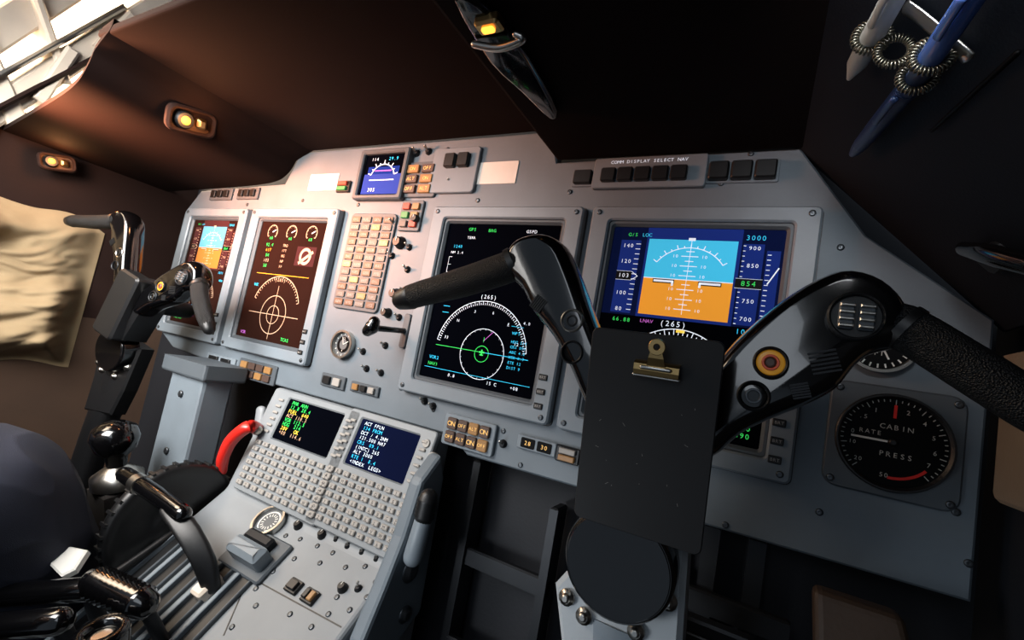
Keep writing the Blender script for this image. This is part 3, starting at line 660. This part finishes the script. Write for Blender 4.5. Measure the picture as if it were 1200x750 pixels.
q = MB(); q.tube([PK(80, 658, .070), Vector((PK(80, 658, .07).x+.01, PK(80, 658, .07).y-.01, .03)), Vector((-1.325*d, -.06, .002))], [.005, .005, .005], blk, 10, ref=Vector((1, 0, 0))); part(o, 'stem', q)
o = thing('pitch_trim_disc', 'solid black pitch trim disc with ribbed rim beside the pedestal', 'trim wheel', BASE @ Tr(u0-.016, .80*d, -.60*d) @ Matrix.Rotation(radians(90), 4, 'Y'))
q = MB(); q.lathe([(.078, -.010), (.085, -.007), (.087, 0), (.085, .007), (.078, .010), (.070, .006), (.03, .006), (.028, .010), (.012, .010)], blk, 48); part(o, 'disc', q)
q = MB()
for k in range(36):
    a = radians(10*k); q.box(.084, .0885, -.002, .002, -.007, .007, blk, 0, Matrix.Rotation(a, 4, 'Z'))
part(o, 'rim_ribs', q)
o = thing('emergency_handle', 'curved red emergency handle on a white bracket', 'handle', P.M)
PP = lambda x, y, h: P.at(x, y, h)[0]
q = MB(); q.tube([PP(302, 503, .03), PP(291, 500, .055), PP(272, 515, .06), PP(262, 535, .058), PP(260, 552, .05)], [.0095, .0095, .0095, .009, .0075], redp, 16); part(o, 'grip', q)
q = MB(); q.tube([PP(303, 505, .0), PP(302, 504, .04)], [.007, .007], steel, 12, k=2, ref=Vector((1, 0, 0))); part(o, 'shaft', q)
q = MB(); q.tube([PP(306, 480, .008), PP(300, 520, .012), PP(285, 562, .014)], [(.010, .006)]*3, lightgrey, 12); part(o, 'bracket', q)
o = thing('parking_brake_knob', 'ribbed black knob on a light grey post', 'knob', C.M)
PC = lambda x, y, h: C.at(x, y, h)[0]
a = PC(502, 584, .034); b = PC(497, 606, .026); c_ = PC(484, 652, .014)
q = MB(); pts = [a.lerp(b, i/10) for i in range(11)]; q.tube(pts, [.0125 if i % 2 else .0112 for i in range(11)], blk, 20, k=1); part(o, 'knob', q)
q = MB(); q.tube([b, c_], [.010, .0115], bezel, 18, k=2); part(o, 'post', q)
o = thing('side_housing', 'grey curved housing with dark gears beside the pedestal', 'housing', BASE)
q = MB(); prof2 = [(.96*d, -.24*d), (.99*d, -.30*d), (1.0*d, -.62*d), (.84*d, -.72*d), (.80*d, -.62*d), (.84*d, -.52*d), (.875*d, -.42*d), (.90*d, -.30*d)]
nn = len(prof2); vs = [(u1+.002, a, b) for a, b in prof2]+[(u1+.022, a, b) for a, b in prof2]
q.add(vs, [(i, (i+1) % nn, nn+(i+1) % nn, nn+i) for i in range(nn)]+[tuple(range(nn-1, -1, -1)), tuple(range(nn, 2*nn))], panelgrey); bev(part(o, 'shell', q), .005)
for a, b, r in ((.93, -.36, .018), (.92, -.50, .014), (.93, -.60, .010)):
    q = MB(); q.lathe([(r, 0), (r, .003), (r*.7, .004), (r*.6, .007), (r*.3, .007)], screwm, 24, Tr(u1+.021, a*d, b*d) @ Matrix.Rotation(radians(90), 4, 'Y')); part(o, 'gear_cover', q)
o = thing('floor_bracket', 'dark metal bracket frame in the recess under the panel', 'bracket', BASE)
q = MB()
q.box(-.60*d, -.58*d, 1.04*d, 1.10*d, -1.0*d, -.25*d, darkmet, .002); q.box(-.58*d, -.36*d, 1.05*d, 1.07*d, -.50*d, -.46*d, darkmet, .002); q.box(-.58*d, -.36*d, 1.03*d, 1.05*d, -.70*d, -.66*d, darkmet, .002); q.box(-.38*d, -.36*d, 1.04*d, 1.10*d, -1.0*d, -.30*d, darkmet, .002)
part(o, 'frame', q)

# ================= YOKES =================
hub = ray(765, 500); F_y = .70*d; t_ = F_y / hub.dot(FW); YO = CAM + hub * t_
Y = Pl(YO, XW, VW)
def yp(px, py, h): return Y.at(px, py, h)
def build_yoke(M_, label):
    o = thing('control_yoke', label, 'control yoke', M_, group='control yokes')
    def path(L, th=None):
        pts = []; rr = []
        for e in L:
            p_, s_ = yp(e[0], e[1], e[2]); pts.append(p_); r = e[3]*s_; rr.append((r, e[4] if len(e) > 4 else r))
        return pts, rr
    def horn(pp, k=3):
        q = MB(); poly = ccw(smooth2([tuple(yp(px, py, 0)[0][:2]) for px, py in pp], k)); q.pillow(poly, -.019, .019, blkg, .0095, 7)
        part(o, 'horn', q, label='glossy black moulded horn')
    horn([(599, 302), (612, 284), (640, 277), (664, 290), (680, 322), (694, 360), (708, 396), (722, 430), (728, 470), (705, 492), (688, 470), (672, 432), (652, 396), (630, 368), (617, 342), (601, 325)])
    horn([(805, 470), (835, 432), (860, 402), (900, 366), (942, 337), (982, 320), (1020, 325), (1050, 347), (1064, 378), (1050, 406), (1018, 416), (998, 432), (978, 456), (945, 474), (905, 490), (868, 508), (835, 535), (805, 530)])
    q = MB(); p_, r_ = path([(606, 309, .006, 19), (585, 317, .009, 18.5), (545, 330, .012, 17.5), (505, 341, .015, 15.5), (484, 347, .016, 14.5)]); q.tube(p_, r_, leather, 24, k=10); part(o, 'grip', q, label='black leather wrapped grip')
    q = MB(); p_, r_ = path([(482, 348, .016, 14.8), (472, 351, .0165, 12.5)]); q.tube(p_, r_, blk, 20, k=2); part(o, 'end_cap', q)
    q = MB(); p_, r_ = path([(604, 309, .006, 20.5), (598, 312, .007, 20.5)]); q.tube(p_, r_, blk, 24, k=2, rnd=False); part(o, 'grip_collar', q)
    q = MB(); p_, r_ = path([(1052, 380, .006, 26), (1080, 396, .010, 27), (1130, 427, .014, 28), (1200, 471, .016, 29), (1262, 508, .017, 27)]); q.tube(p_, r_, leather, 24, k=10); part(o, 'grip', q, label='black leather wrapped grip')
    q = MB(); p_, r_ = path([(1262, 508, .017, 27), (1285, 522, .0175, 23)]); q.tube(p_, r_, blk, 20, k=2); part(o, 'end_cap', q)
    q = MB(); p_, r_ = path([(1056, 382, .007, 28.5), (1066, 388, .008, 28.5)]); q.tube(p_, r_, blk, 24, k=2, rnd=False); part(o, 'grip_collar', q)
    hx = ccw([tuple(yp(px, py, 0)[0][:2]) for px, py in ((690, 600), (800, 625), (832, 520), (838, 470), (815, 430), (735, 425), (706, 450), (695, 520))])
    q = MB(); q.prism(hx, -.03, .018, blk, .006); part(o, 'head', q)
    def rbtn(px, py, h, r, ringm, capm, nm='push_button', inner=None, dome=.3, core=None):
        p1, s1 = yp(px, py, h); R = r*s1; q = MB()
        q.ring(circ(0, 0, R, 28), circ(0, 0, R*.8, 28), -.006, .003, ringm, .001, .001)
        q.lathe([(R*.8, -.004), (R*.8, .0006), (R*.7, .0006+R*dome*.12), (R*.3, .0006+R*dome*.15)], capm, 24)
        if inner: q.ring(circ(0, 0, R*.50, 24), circ(0, 0, R*.34, 24), .0005, .0026, inner, .0004, .0004)
        if core: q.lathe([(R*.34, .0005), (R*.34, .0018), (R*.2, .0022)], core, 18)
        part(o, nm, q, Tr(p1.x, p1.y, p1.z))
    rbtn(671, 376, .0175, 14, steel, eBk, nm='recessed_socket', inner=darkmet); rbtn(671, 413, .0175, 14, darkmet, eBk, nm='recessed_socket')
    rbtn(903, 425, .0195, 19, darkmet, yellowbtn, inner=orangebtn, core=brownbtn); rbtn(883, 464, .0185, 18, darkmet, blkg, inner=screwm)
    p1, s1 = yp(1003, 371, .022); R = 29*s1; q = MB(); q.ring(circ(0, 0, R, 32), circ(0, 0, R*.86, 32), -.006, .003, darkmet, .001, .001); q.prism(circ(0, 0, R*.85, 32), -.004, .0, blk)
    part(o, 'trim_switch_ring', q, Tr(*p1))
    q = MB(); q.prism(rrect(0, 0, R*.55, R*1.1, R*.1), 0, .004, bezeld, .001)
    for k in range(4): q.box(-R*.25, R*.25, R*(-.5+k*.28), R*(-.38+k*.28), .004, .0058, steel, .0005)
    tm_ = q.mesh('trim_rocker')
    for sx in (-1, 1): part(o, 'trim_rocker', None, Tr(p1.x+sx*R*.34, p1.y, p1.z), mesh=tm_)
    for px, py, k0, a in ((631, 356, .5, 60), (966, 424, .85, 20), (938, 458, .55, 20)):
        p1, s1 = yp(px, py, .0185); q = MB(); Wd = 17*s1*k0
        for k in range(6): q.box(-Wd, Wd, (-2.5+k)*Wd*.33-.0006, (-2.5+k)*Wd*.33+.0006, -.004, .0012, darkmet)
        part(o, 'grille', q, Tr(*p1) @ Matrix.Rotation(radians(a), 4, 'Z'))
    p1, s1 = yp(722, 664, .0); R = 66*s1
    q = MB(); q.lathe([(R, -.03), (R, -.004), (R*.98, -.001), (R*.94, .0)], blkg, 48); q.prism(circ(0, 0, R*.93, 48), -.005, .0006, blkg, .0006); part(o, 'pivot_disc', q, Tr(p1.x, p1.y, p1.z) @ Matrix.Rotation(radians(6), 4, 'X'))
    bx = ccw([tuple(yp(px, py, -.02)[0][:2]) for px, py in ((648, 686), (656, 760), (660, 860), (780, 880), (796, 790), (806, 640), (740, 620), (690, 640))])
    q = MB(); q.prism(bx, -.05, -.022, palegrey, .004); part(o, 'bracket', q)
    for px, py in ((684, 722), (745, 740), (783, 705), (664, 700)):
        p2, _ = yp(px, py, -.02); q = MB(); q.lathe([(.0065, -.002), (.0065, .001), (.004, .001), (.004, .004), (.002, .005)], steel, 12); part(o, 'bolt', q, Tr(*p2))
    q = MB(); q.tube([(p1.x+.004, p1.y-.05, -.04), (p1.x+.004, -.30, -.05), (p1.x+.004, -.58, -.09)], [(.03, .02), (.028, .02), (.035, .025)], panelgrey, 16, rnd=False, e=.6); part(o, 'column', q)
    q = MB(); q.tube([(0, 0, -.02), (0, 0, -.10)], [.016, .016], darkmet, 16, k=2, ref=Vector((0, 1, 0))); part(o, 'shaft', q)
    return o
y1 = build_yoke(Y.M, 'glossy black ram-horn yoke carrying a clipboard, leather grips')
ML = Matrix.Translation(W(-1.80*d, .76*d, -.02*d)) @ Y.M.to_3x3().to_4x4() @ Matrix.Rotation(radians(10), 4, 'Y') @ Matrix.Rotation(radians(-16), 4, 'Z') @ Matrix.Scale(.90, 4)
y2 = y1.copy(); COL.objects.link(y2); y2.matrix_world = ML; y2['label'] = 'black ram-horn yoke in front of the other pilot seat'
for ch_ in list(y1.children):
    c2 = ch_.copy(); c2.parent = y2; COL.objects.link(c2)
    if ch_.name.startswith(('bracket', 'column')):
        c2.data = ch_.data.copy(); c2.data.materials[0] = blk

def pt_at(px, py, F): r = ray(px, py); return CAM + r * (F / r.dot(FW))
TL = pt_at(700, 381, .318); TR_ = pt_at(857, 405, .318); BL = pt_at(667, 605, .342); BR = pt_at(815, 648, .342)
xa = ((TR_-TL)+(BR-BL)).normalized(); ya = ((TL-BL)+(TR_-BR)); ya = (ya - xa*ya.dot(xa)).normalized()
CB = Pl((TL+TR_+BL+BR)/4, xa, ya); cw = ((TR_-TL).length+(BR-BL).length)/2; chh = ((TL-BL).length+(TR_-BR).length)/2
o = thing('clipboard', 'scuffed matte black clipboard plate mounted on the yoke', 'clipboard', CB.M)
q = MB(); q.prism(rrect(0, 0, cw, chh, .005, 5), -.0025, 0, satin, .0006); part(o, 'board', q)
cl_ = Y.Mi @ CB.o
q = MB(); q.prism(rrect(0, 0, .058, .125, .008), -.030, .0, blk, .004); part(y2, 'chart_holder', q, Tr(cl_.x, cl_.y-.005, cl_.z), label='boxed black chart holder plate')
random.seed(4)
q = MB()
for i in range(14):
    x, y = random.uniform(-.4, .4)*cw, random.uniform(-.35, .25)*chh; a = random.uniform(0, pi); L = random.uniform(.0005, .003)
    q.line((x, y), (x+L*cos(a), y+L*sin(a)), .0002, keyw, .0001)
part(o, 'scratches', q)
c0 = CB.at(770, 428, .004)[0]
def bent(w0, w1, prof, th, mt):
    vs = []; n_ = len(prof)
    for i, (yy, zz) in enumerate(prof):
        w_ = w0+(w1-w0)*i/(n_-1)
        for s_ in (-1, 1): vs += [(s_*w_, yy, zz), (s_*w_, yy, zz+th)]
    fs = []
    for i in range(n_-1):
        b0 = i*4; b1 = b0+4
        fs += [(b0+1, b0+3, b1+3, b1+1), (b0+2, b0, b1, b1+2), (b0, b0+1, b1+1, b1), (b0+3, b0+2, b1+2, b1+3)]
    fs += [(0, 2, 3, 1), (n_*4-4, n_*4-3, n_*4-1, n_*4-2)]
    q.add(vs, fs, mt, False)
q = MB(); bent(.0145, .0145, [(-.0085, .0005), (-.008, .0035), (-.006, .0055), (-.003, .0065), (.001, .006), (.0025, .004), (.003, .0005)], .0008, brass)
q.tube([(-.0145, -.007, .0045), (.0145, -.007, .0045)], [.0012]*2, steel, 8, k=2)
part(o, 'clip_jaw', q, Tr(c0.x, c0.y-.001, 0), label='bent brass clip jaw')
q = MB(); bent(.006, .0038, [(-.002, .007), (.005, .010), (.009, .011)], .0008, brass)
q.ring(circ(0, .0125, .0055, 20), circ(0, .0125, .002, 20), .0095, .0118, brass, .0004, .0003); q.tube([(-.009, -.002, .008), (.009, -.002, .008)], [.0014, .0014], steel, 10, k=2)
part(o, 'clip_lever', q, Tr(c0.x, c0.y, 0), label='brass clip lever with ring end')

# ================= PENS / SIDE =================
PR = lambda x, y, h: RS.at(x, y, h)[0]
o = thing('pen_holder', 'steel bracket with coiled wire pen loops', 'pen holder', RS.M)
q = MB(); q.tube([PR(1062, 8, .004), PR(1085, 25, .004), PR(1135, 68, .004)], [(.005, .0015)]*3, steel, 10); part(o, 'bracket', q)
def coil(c, ax, r):
    ax = ax.normalized(); sd = ax.cross(Vector((0, 0, 1))).normalized(); up = sd.cross(ax)
    q = MB(); pts = []; N = 360; turns = 30
    for i in range(N+1):
        t = 2*pi*i/N; p = turns*t; rr = r + .002*cos(p); pts.append(c + sd*rr*cos(t) + up*rr*sin(t) + ax*.002*sin(p))
    q.tube(pts, [.00055]*len(pts), wire, 6, k=1, rnd=False, ref=ax); part(o, 'spring_loop', q)
def pen(name, label, a, b, prof, mt, mt2, ha, hb_):
    A = PR(*a, ha); B = PR(*b, hb_); z = (B-A).normalized(); L = (B-A).length
    rot = z.to_track_quat('Z', 'Y').to_matrix().to_4x4(); o_ = thing(name, label, 'pen', RS.M @ Matrix.Translation(A) @ rot)
    q = MB(); q.lathe([(r, t*L) for r, t in prof if t <= .86], mt, 20); part(o_, 'barrel', q)
    q = MB(); q.lathe([(r*1.01, t*L) for r, t in prof if t >= .6][-4:], mt2, 20); part(o_, 'tip', q)
    q = MB(); q.tube([(0.0, prof[1][0]*1.1, .01*L), (0, prof[1][0]*1.4, .04*L), (0, prof[1][0]*1.3, .32*L)], [(.0022, .001)]*3, mt, 8); part(o_, 'pocket_clip', q); return A, B
A1, B1 = pen('pen', 'white plastic pen in the coiled wire loop', (1062, -30), (995, 92), [(.0048, 0), (.0058, .03), (.0062, .6), (.0058, .8), (.004, .88), (.0015, 1.)], white, white, .012, .010)
A2, B2 = pen('pen', 'translucent blue pen with dark cap', (1150, -20), (1062, 110), [(.0048, 0), (.0056, .03), (.006, .6), (.0058, .8), (.0056, .86), (.0054, 1.)], bluep, blued, .012, .012)
A3, B3 = pen('pen', 'dark blue capped pen held low in the loop', (1064, 104), (1000, 180), [(.006, 0), (.0063, .03), (.006, .5), (.0054, .8), (.0045, .9), (.003, 1.)], blued, blued, .0125, .010)
coil(A1.lerp(B1, .52), B1-A1, .0085); coil(A2.lerp(B2, .58), B2-A2, .0085); coil(PR(1048, 60, .012), B2-A2, .0080); coil(A2.lerp(B2, .80), B2-A2, .0083)
q = MB(); q.tube([PR(1192, 62, .003), PR(1092, 153, .003)], [.0015, .0012], eBk, 8, k=2); thing('thin_stylus', 'thin black stylus clipped to the side panel', 'stylus', RS.M, q)
o = thing('vent_knob', 'glossy black oval vent knob on the side panel', 'vent', RS.M)
q = MB(); q.tube([PR(1130, 292, .008), PR(1165, 300, .012), PR(1215, 312, .012)], [(.006, .005), (.009, .006), (.008, .006)], blkg, 18); part(o, 'knob', q)
q = MB(); p_ = PR(1170, 300, 0); q.prism(rrect(p_.x, p_.y, .03, .02, .006), 0, .006, blk, .002); part(o, 'base', q)
m = MB(); m.box(.322*d, .358*d, .86*d, .985*d, -.07*d, .15*d, tanp); bev(thing('side_pad', 'tan padded cushion on the side wall beside the panel', 'pad', BASE, m), .008, 3)

# ================= UNDER PANEL =================
o = thing('rudder_pedal', 'dark metal rudder pedal with ribbed tread', 'pedal', BASE @ Tr(-.03*d, .92*d, -.44*d) @ Matrix.Rotation(radians(20), 4, 'X'))
q = MB(); M_ = Matrix.Rotation(radians(90), 4, 'X'); q.prism(rrect(0, 0, .085, .10, .01), -.004, .004, darkmet, .002, M_)
for k in range(5): q.box(-.036, .036, -.007, -.004, -.04+k*.018, -.034+k*.018, blk, .001)
part(o, 'tread', q)
q = MB()
for s_ in (-1, 1): q.tube([(s_*.035, .006, -.04), (s_*.035, .03, -.12), (s_*.03, .03, -.25)], [.007]*3, darkmet, 10)
q.tube([(-.06, .01, .03), (.06, .01, .03)], [.006, .006], steel, 10, k=2); part(o, 'arm', q)
m = MB(); m.add([(.11*d, .90*d, -.25*d), (.22*d, .90*d, -.25*d), (.36*d, .80*d, -.75*d), (.16*d, .80*d, -.75*d), (.11*d, .94*d, -.25*d), (.22*d, .94*d, -.25*d), (.36*d, .84*d, -.75*d), (.16*d, .84*d, -.75*d)],
                [(0, 3, 2, 1), (4, 5, 6, 7), (0, 1, 5, 4), (1, 2, 6, 5), (2, 3, 7, 6), (3, 0, 4, 7)], tan); bev(thing('kick_panel', 'worn brown leather kick panel under the instrument panel', 'kick panel', BASE, m), .006, 3)
m = MB()
for k in range(4): m.box(-.22*d+k*.08*d, -.19*d+k*.08*d, 1.06*d, 1.09*d, -1.2*d, -.24*d, darkmet, .002)
m.box(-.3*d, .1*d, 1.04*d, 1.06*d, -.40*d, -.36*d, darkmet, .002); m.box(-.3*d, .1*d, 1.04*d, 1.06*d, -.55*d, -.52*d, steel, .002)
thing('pedal_support_frame', 'dark metal framework behind the pedals', 'frame', BASE, m)
o = thing('support_post', 'grey painted boxed support post below the panel', 'post', BASE)
q = MB(); q.box(-1.69*d, -1.50*d, .86*d, .96*d, -1.25*d, -.20*d, panelgrey); bev(part(o, 'post_body', q), .006)
q = MB(); q.box(-1.72*d, -1.47*d, .84*d, .98*d, -.22*d, -.17*d, bezeld); bev(part(o, 'cap_plate', q), .004)
for k in range(3): part(o, 'screw', None, Tr(-1.60*d, .86*d-.001, (-.28-.18*k)*d) @ Matrix.Rotation(radians(90), 4, 'X') @ Matrix.Scale(1.8, 4), mesh=SCR)
r0 = ray(135, 512); kp = CAM + r0*.70
o = thing('steering_tiller', 'glossy black round steering knob on a steel base and post', 'tiller', Matrix.Translation(kp))
q = MB(); q.lathe([(.012, -.05), (.014, -.03), (.026, -.018), (.031, 0), (.027, .014), (.015, .022), (.002, .024)], blkg, 28); part(o, 'knob', q)
q = MB(); q.lathe([(.033, -.075), (.033, -.06), (.02, -.05), (.013, -.045)], steel, 24); part(o, 'base', q)
q = MB(); q.box(-.028, .028, -.028, .028, -kp.z, -.076, floorm, .004); part(o, 'post', q)

# ================= BEIGE COVER =================
m = MB(); NX, NY = 90, 80; vs = []; fs = []
for j in range(NY+1):
    for i in range(NX+1):
        fx = i/NX; fy = j/NY; x = (-.05+.88*fx)*d; y = (-.32+(.54+.10*(1-fx))*fy-.0*fx)*d
        edge = min(1, min(fx, 1-fx, fy, 1-fy)*6); edge = edge*edge*(3-2*edge)
        dx = fx + .14*noise.noise(Vector((fx*2.2, fy*2.2, 7)))
        fold = noise.noise(Vector((dx*1.8+fy*1.0, fy*5-dx*4.0, 1.3)))
        fold2 = noise.noise(Vector((dx*4+5, fy*10-dx*8, 4.)))
        w_ = .05 + .06*fold + .022*fold2 + .014*abs(noise.noise(Vector((fx*9, fy*16-fx*10, 2.))))
        vs.append((x, y+.03*noise.noise(Vector((fx*4, 3, fy*2))), .002+max(.005, w_)*edge))
for j in range(NY):
    for i in range(NX): a = j*(NX+1)+i; fs.append((a, a+1, a+NX+2, a+NX+1))
m.add(vs, fs, beige, True); thing('hanging_jacket', 'crumpled beige cloth jacket hanging against the side wall', 'jacket', LW.M, m)

# ================= PERSON =================
def skinned(name, J, Eg, parent, mt, lv=2, root=0):
    me = bpy.data.meshes.new(name); me.from_pydata([j[:3] for j in J], Eg, []); o = link(bpy.data.objects.new(name, me)); me.materials.append(mt)
    if parent: o.parent = parent
    sk = o.modifiers.new('s', 'SKIN'); sk.use_smooth_shade = True
    for i, j in enumerate(J):
        r = j[3] if isinstance(j[3], tuple) else (j[3], j[3]); me.skin_vertices[0].data[i].radius = r
        me.skin_vertices[0].data[i].use_root = (i == root)
    sb = o.modifiers.new('u', 'SUBSURF'); sb.levels = lv; sb.render_levels = lv; return o
kr = CAM + ray(-6, 560)*.56
hipz = .46; px_, py_ = -.94, -.32
J = [(px_, py_, hipz, (.15, .11)), (px_, py_-.02, .66, (.14, .10)), (px_, py_, .86, (.16, .11)), (px_, py_+.01, .98, (.09, .07)), (px_, py_+.02, 1.06, .055),
     (px_, py_+.03, 1.15, (.075, .09)), (px_, py_+.03, 1.25, (.07, .085)),
     (px_+.10, py_, hipz, .095), (kr.x, kr.y, kr.z, .075), (kr.x+.0, kr.y+.03, .10, .045), (kr.x, kr.y+.14, .045, .04),
     (px_-.10, py_, hipz, .095), (px_-.17, kr.y, kr.z, .075), (px_-.17, kr.y+.03, .10, .045), (px_-.17, kr.y+.14, .045, .04),
     (px_+.19, py_, .93, .05), (px_+.22, py_+.05, .68, .042), (px_+.19, py_+.24, .60, .03),
     (px_-.19, py_, .93, .05), (px_-.22, py_+.05, .68, .042), (px_-.17, py_+.24, .60, .03)]
Eg = [(0, 1), (1, 2), (2, 3), (3, 4), (4, 5), (5, 6), (0, 7), (7, 8), (8, 9), (9, 10), (0, 11), (11, 12), (12, 13), (13, 14), (2, 15), (15, 16), (16, 17), (2, 18), (18, 19), (19, 20)]
for s_, wi in ((1, 17), (-1, 20)):
    wx, wy, wz = J[wi][:3]; b = len(J); J.append((wx-s_*.01, wy+.06, wz-.005, (.032, .018))); Eg.append((wi, b))
    for k in range(4):
        off = (-.03+.02*k); i0 = len(J)
        J += [(wx-s_*.01+off, wy+.10, wz-.008, .0095), (wx-s_*.01+off*1.1, wy+.13-.004*abs(k-1), wz-.02, .0085), (wx-s_*.01+off*1.1, wy+.145-.004*abs(k-1), wz-.04, .008)]
        Eg += [(b, i0), (i0, i0+1), (i0+1, i0+2)]
    i0 = len(J); J += [(wx-s_*.045, wy+.06, wz-.01, .011), (wx-s_*.055, wy+.09, wz-.025, .009)]; Eg += [(b, i0), (i0, i0+1)]
per = skinned('person', J, Eg, None, skin); per['label'] = 'seated person in navy trousers and white shirt facing the panel'; per['category'] = 'person'
tr = skinned('trousers', [(px_, py_, hipz+.02, (.165, .125)), (px_, py_-.02, hipz+.12, (.155, .115)), (px_+.10, py_, hipz, .11), (kr.x-.03, kr.y-.18, kr.z-.01, .108), (kr.x, kr.y, kr.z, .112), (kr.x, kr.y+.02, .28, .076), (kr.x, kr.y+.03, .12, .065),
     (px_-.10, py_, hipz, .11), (px_-.15, kr.y-.18, kr.z-.01, .10), (px_-.17, kr.y, kr.z, .095), (px_-.17, kr.y+.02, .28, .07), (px_-.17, kr.y+.03, .12, .065)],
     [(0, 1), (0, 2), (2, 3), (3, 4), (4, 5), (5, 6), (0, 7), (7, 8), (8, 9), (9, 10), (10, 11)], per, navy, 6)
tx = bpy.data.textures.new('folds', 'CLOUDS'); tx.noise_scale = .16
dm = tr.modifiers.new('d', 'DISPLACE'); dm.texture = tx; dm.strength = .02; dm.mid_level = .5
tx2 = bpy.data.textures.new('creases', 'MUSGRAVE'); tx2.noise_scale = .07; tx2.musgrave_type = 'RIDGED_MULTIFRACTAL'; tx2.octaves = 1.2
dm = tr.modifiers.new('d2', 'DISPLACE'); dm.texture = tx2; dm.strength = .004; dm.mid_level = .5
skinned('shirt', [(px_, py_-.02, .56, (.16, .12)), (px_, py_-.02, .68, (.15, .115)), (px_, py_, .86, (.175, .12)), (px_, py_+.01, .99, (.08, .075)), (px_+.19, py_, .93, .062), (px_+.225, py_+.04, .72, .056), (px_-.19, py_, .93, .062), (px_-.225, py_+.04, .72, .050)],
        [(0, 1), (1, 2), (2, 3), (2, 4), (4, 5), (2, 6), (6, 7)], per, shirt)
q = MB(); q.lathe([(.085, -.04), (.098, .0), (.09, .06), (.06, .095), (.01, .105)], hairm, 24, Matrix.Translation((px_, py_+.005, 1.24)) @ Matrix.Rotation(radians(12), 4, 'X')); part(per, 'hair', q)
q = MB()
for s_ in (-1, 1): q.lathe([(.001, 0), (.012, .003), (.01, .01), (.001, .013)], white, 12, Matrix.Translation((px_+s_*.03, py_+.105, 1.20)) @ Matrix.Rotation(radians(-90), 4, 'X'))
q.tube([(px_, py_+.11, 1.20), (px_, py_+.135, 1.165), (px_, py_+.12, 1.155)], [.008, .013, .010], skin, 10); part(per, 'face', q)
o = thing('pilot_seat', 'dark padded pilot seat under the seated person', 'seat', Matrix.Translation((px_, py_, 0)))
q = MB(); q.box(-.23, .23, -.2, .26, .27, .345, navy); bev(part(o, 'seat_cushion', q), .02, 3)
q = MB(); q.box(-.22, .22, -.24, -.16, .34, 1.0, navy); bev(part(o, 'backrest', q), .02, 3)
q = MB(); q.box(-.15, .15, -.1, .15, 0, .27, darkmet); part(o, 'pedestal_base', q)

# ================= LIGHT =================
def area(loc, tgt, size, energy, col, spread=180):
    L = bpy.data.lights.new('area', 'AREA'); L.size = size; L.energy = energy; L.color = col; L.spread = radians(spread)
    o = link(bpy.data.objects.new('area_light', L)); o.location = loc; o.rotation_euler = (tgt-loc).to_track_quat('-Z', 'Y').to_euler()
area(W(-1.40*d, -.25*d, .50*d), W(-1.75*d, d, .0*d), .40, 9, (1, .96, .92), 115)
area(W(-.1*d, -.7*d, .75*d), W(-.3*d, d, 0), .5, 2.0, (.85, .92, 1))
area(W(-1.85*d, .26*d, .40*d), W(-1.60*d, .70*d, .60*d), .10, 6.0, (1, .36, .17), 105)  # added orange lamp, stands in for flare glow on the hood
area(W(-2.0*d, .1*d, .45*d), W(-1.95*d, .8*d, -.1*d), .2, .9, (1, .88, .74))
area(W(.08*d, .25*d, .45*d), RS.M @ PR(1060, 60, 0), .06, .14, (.95, .97, 1), 60)  # added fill lamp to brighten the pens
area(W(-.75*d, .15*d, -.55*d), W(-.25*d, .8*d, -.55*d), .12, .35, (.9, .95, 1), 90)  # added low fill lamp to lift the shadowed yoke bracket
w = bpy.data.worlds.new('w'); bpy.context.scene.world = w; w.use_nodes = True
bg = w.node_tree.nodes['Background']; bg.inputs[0].default_value = (.68, .82, 1, 1); bg.inputs[1].default_value = .27
# ================= CAMERA =================
cd = bpy.data.cameras.new('camera'); cd.sensor_width = 36; cd.lens = 36*FPX/1200; cd.clip_start = .01
cam = link(bpy.data.objects.new('camera', cd)); M_ = Matrix.Identity(4)
ax = (c2w(Vector((1, 0, 0))), c2w(Vector((0, -1, 0))), c2w(Vector((0, 0, -1))))
for i, a in enumerate(ax):
    for j in range(3): M_[j][i] = a[j]
M_.translation = CAM; cam.matrix_world = M_; bpy.context.scene.camera = cam
bpy.context.scene.view_settings.view_transform = 'Standard'
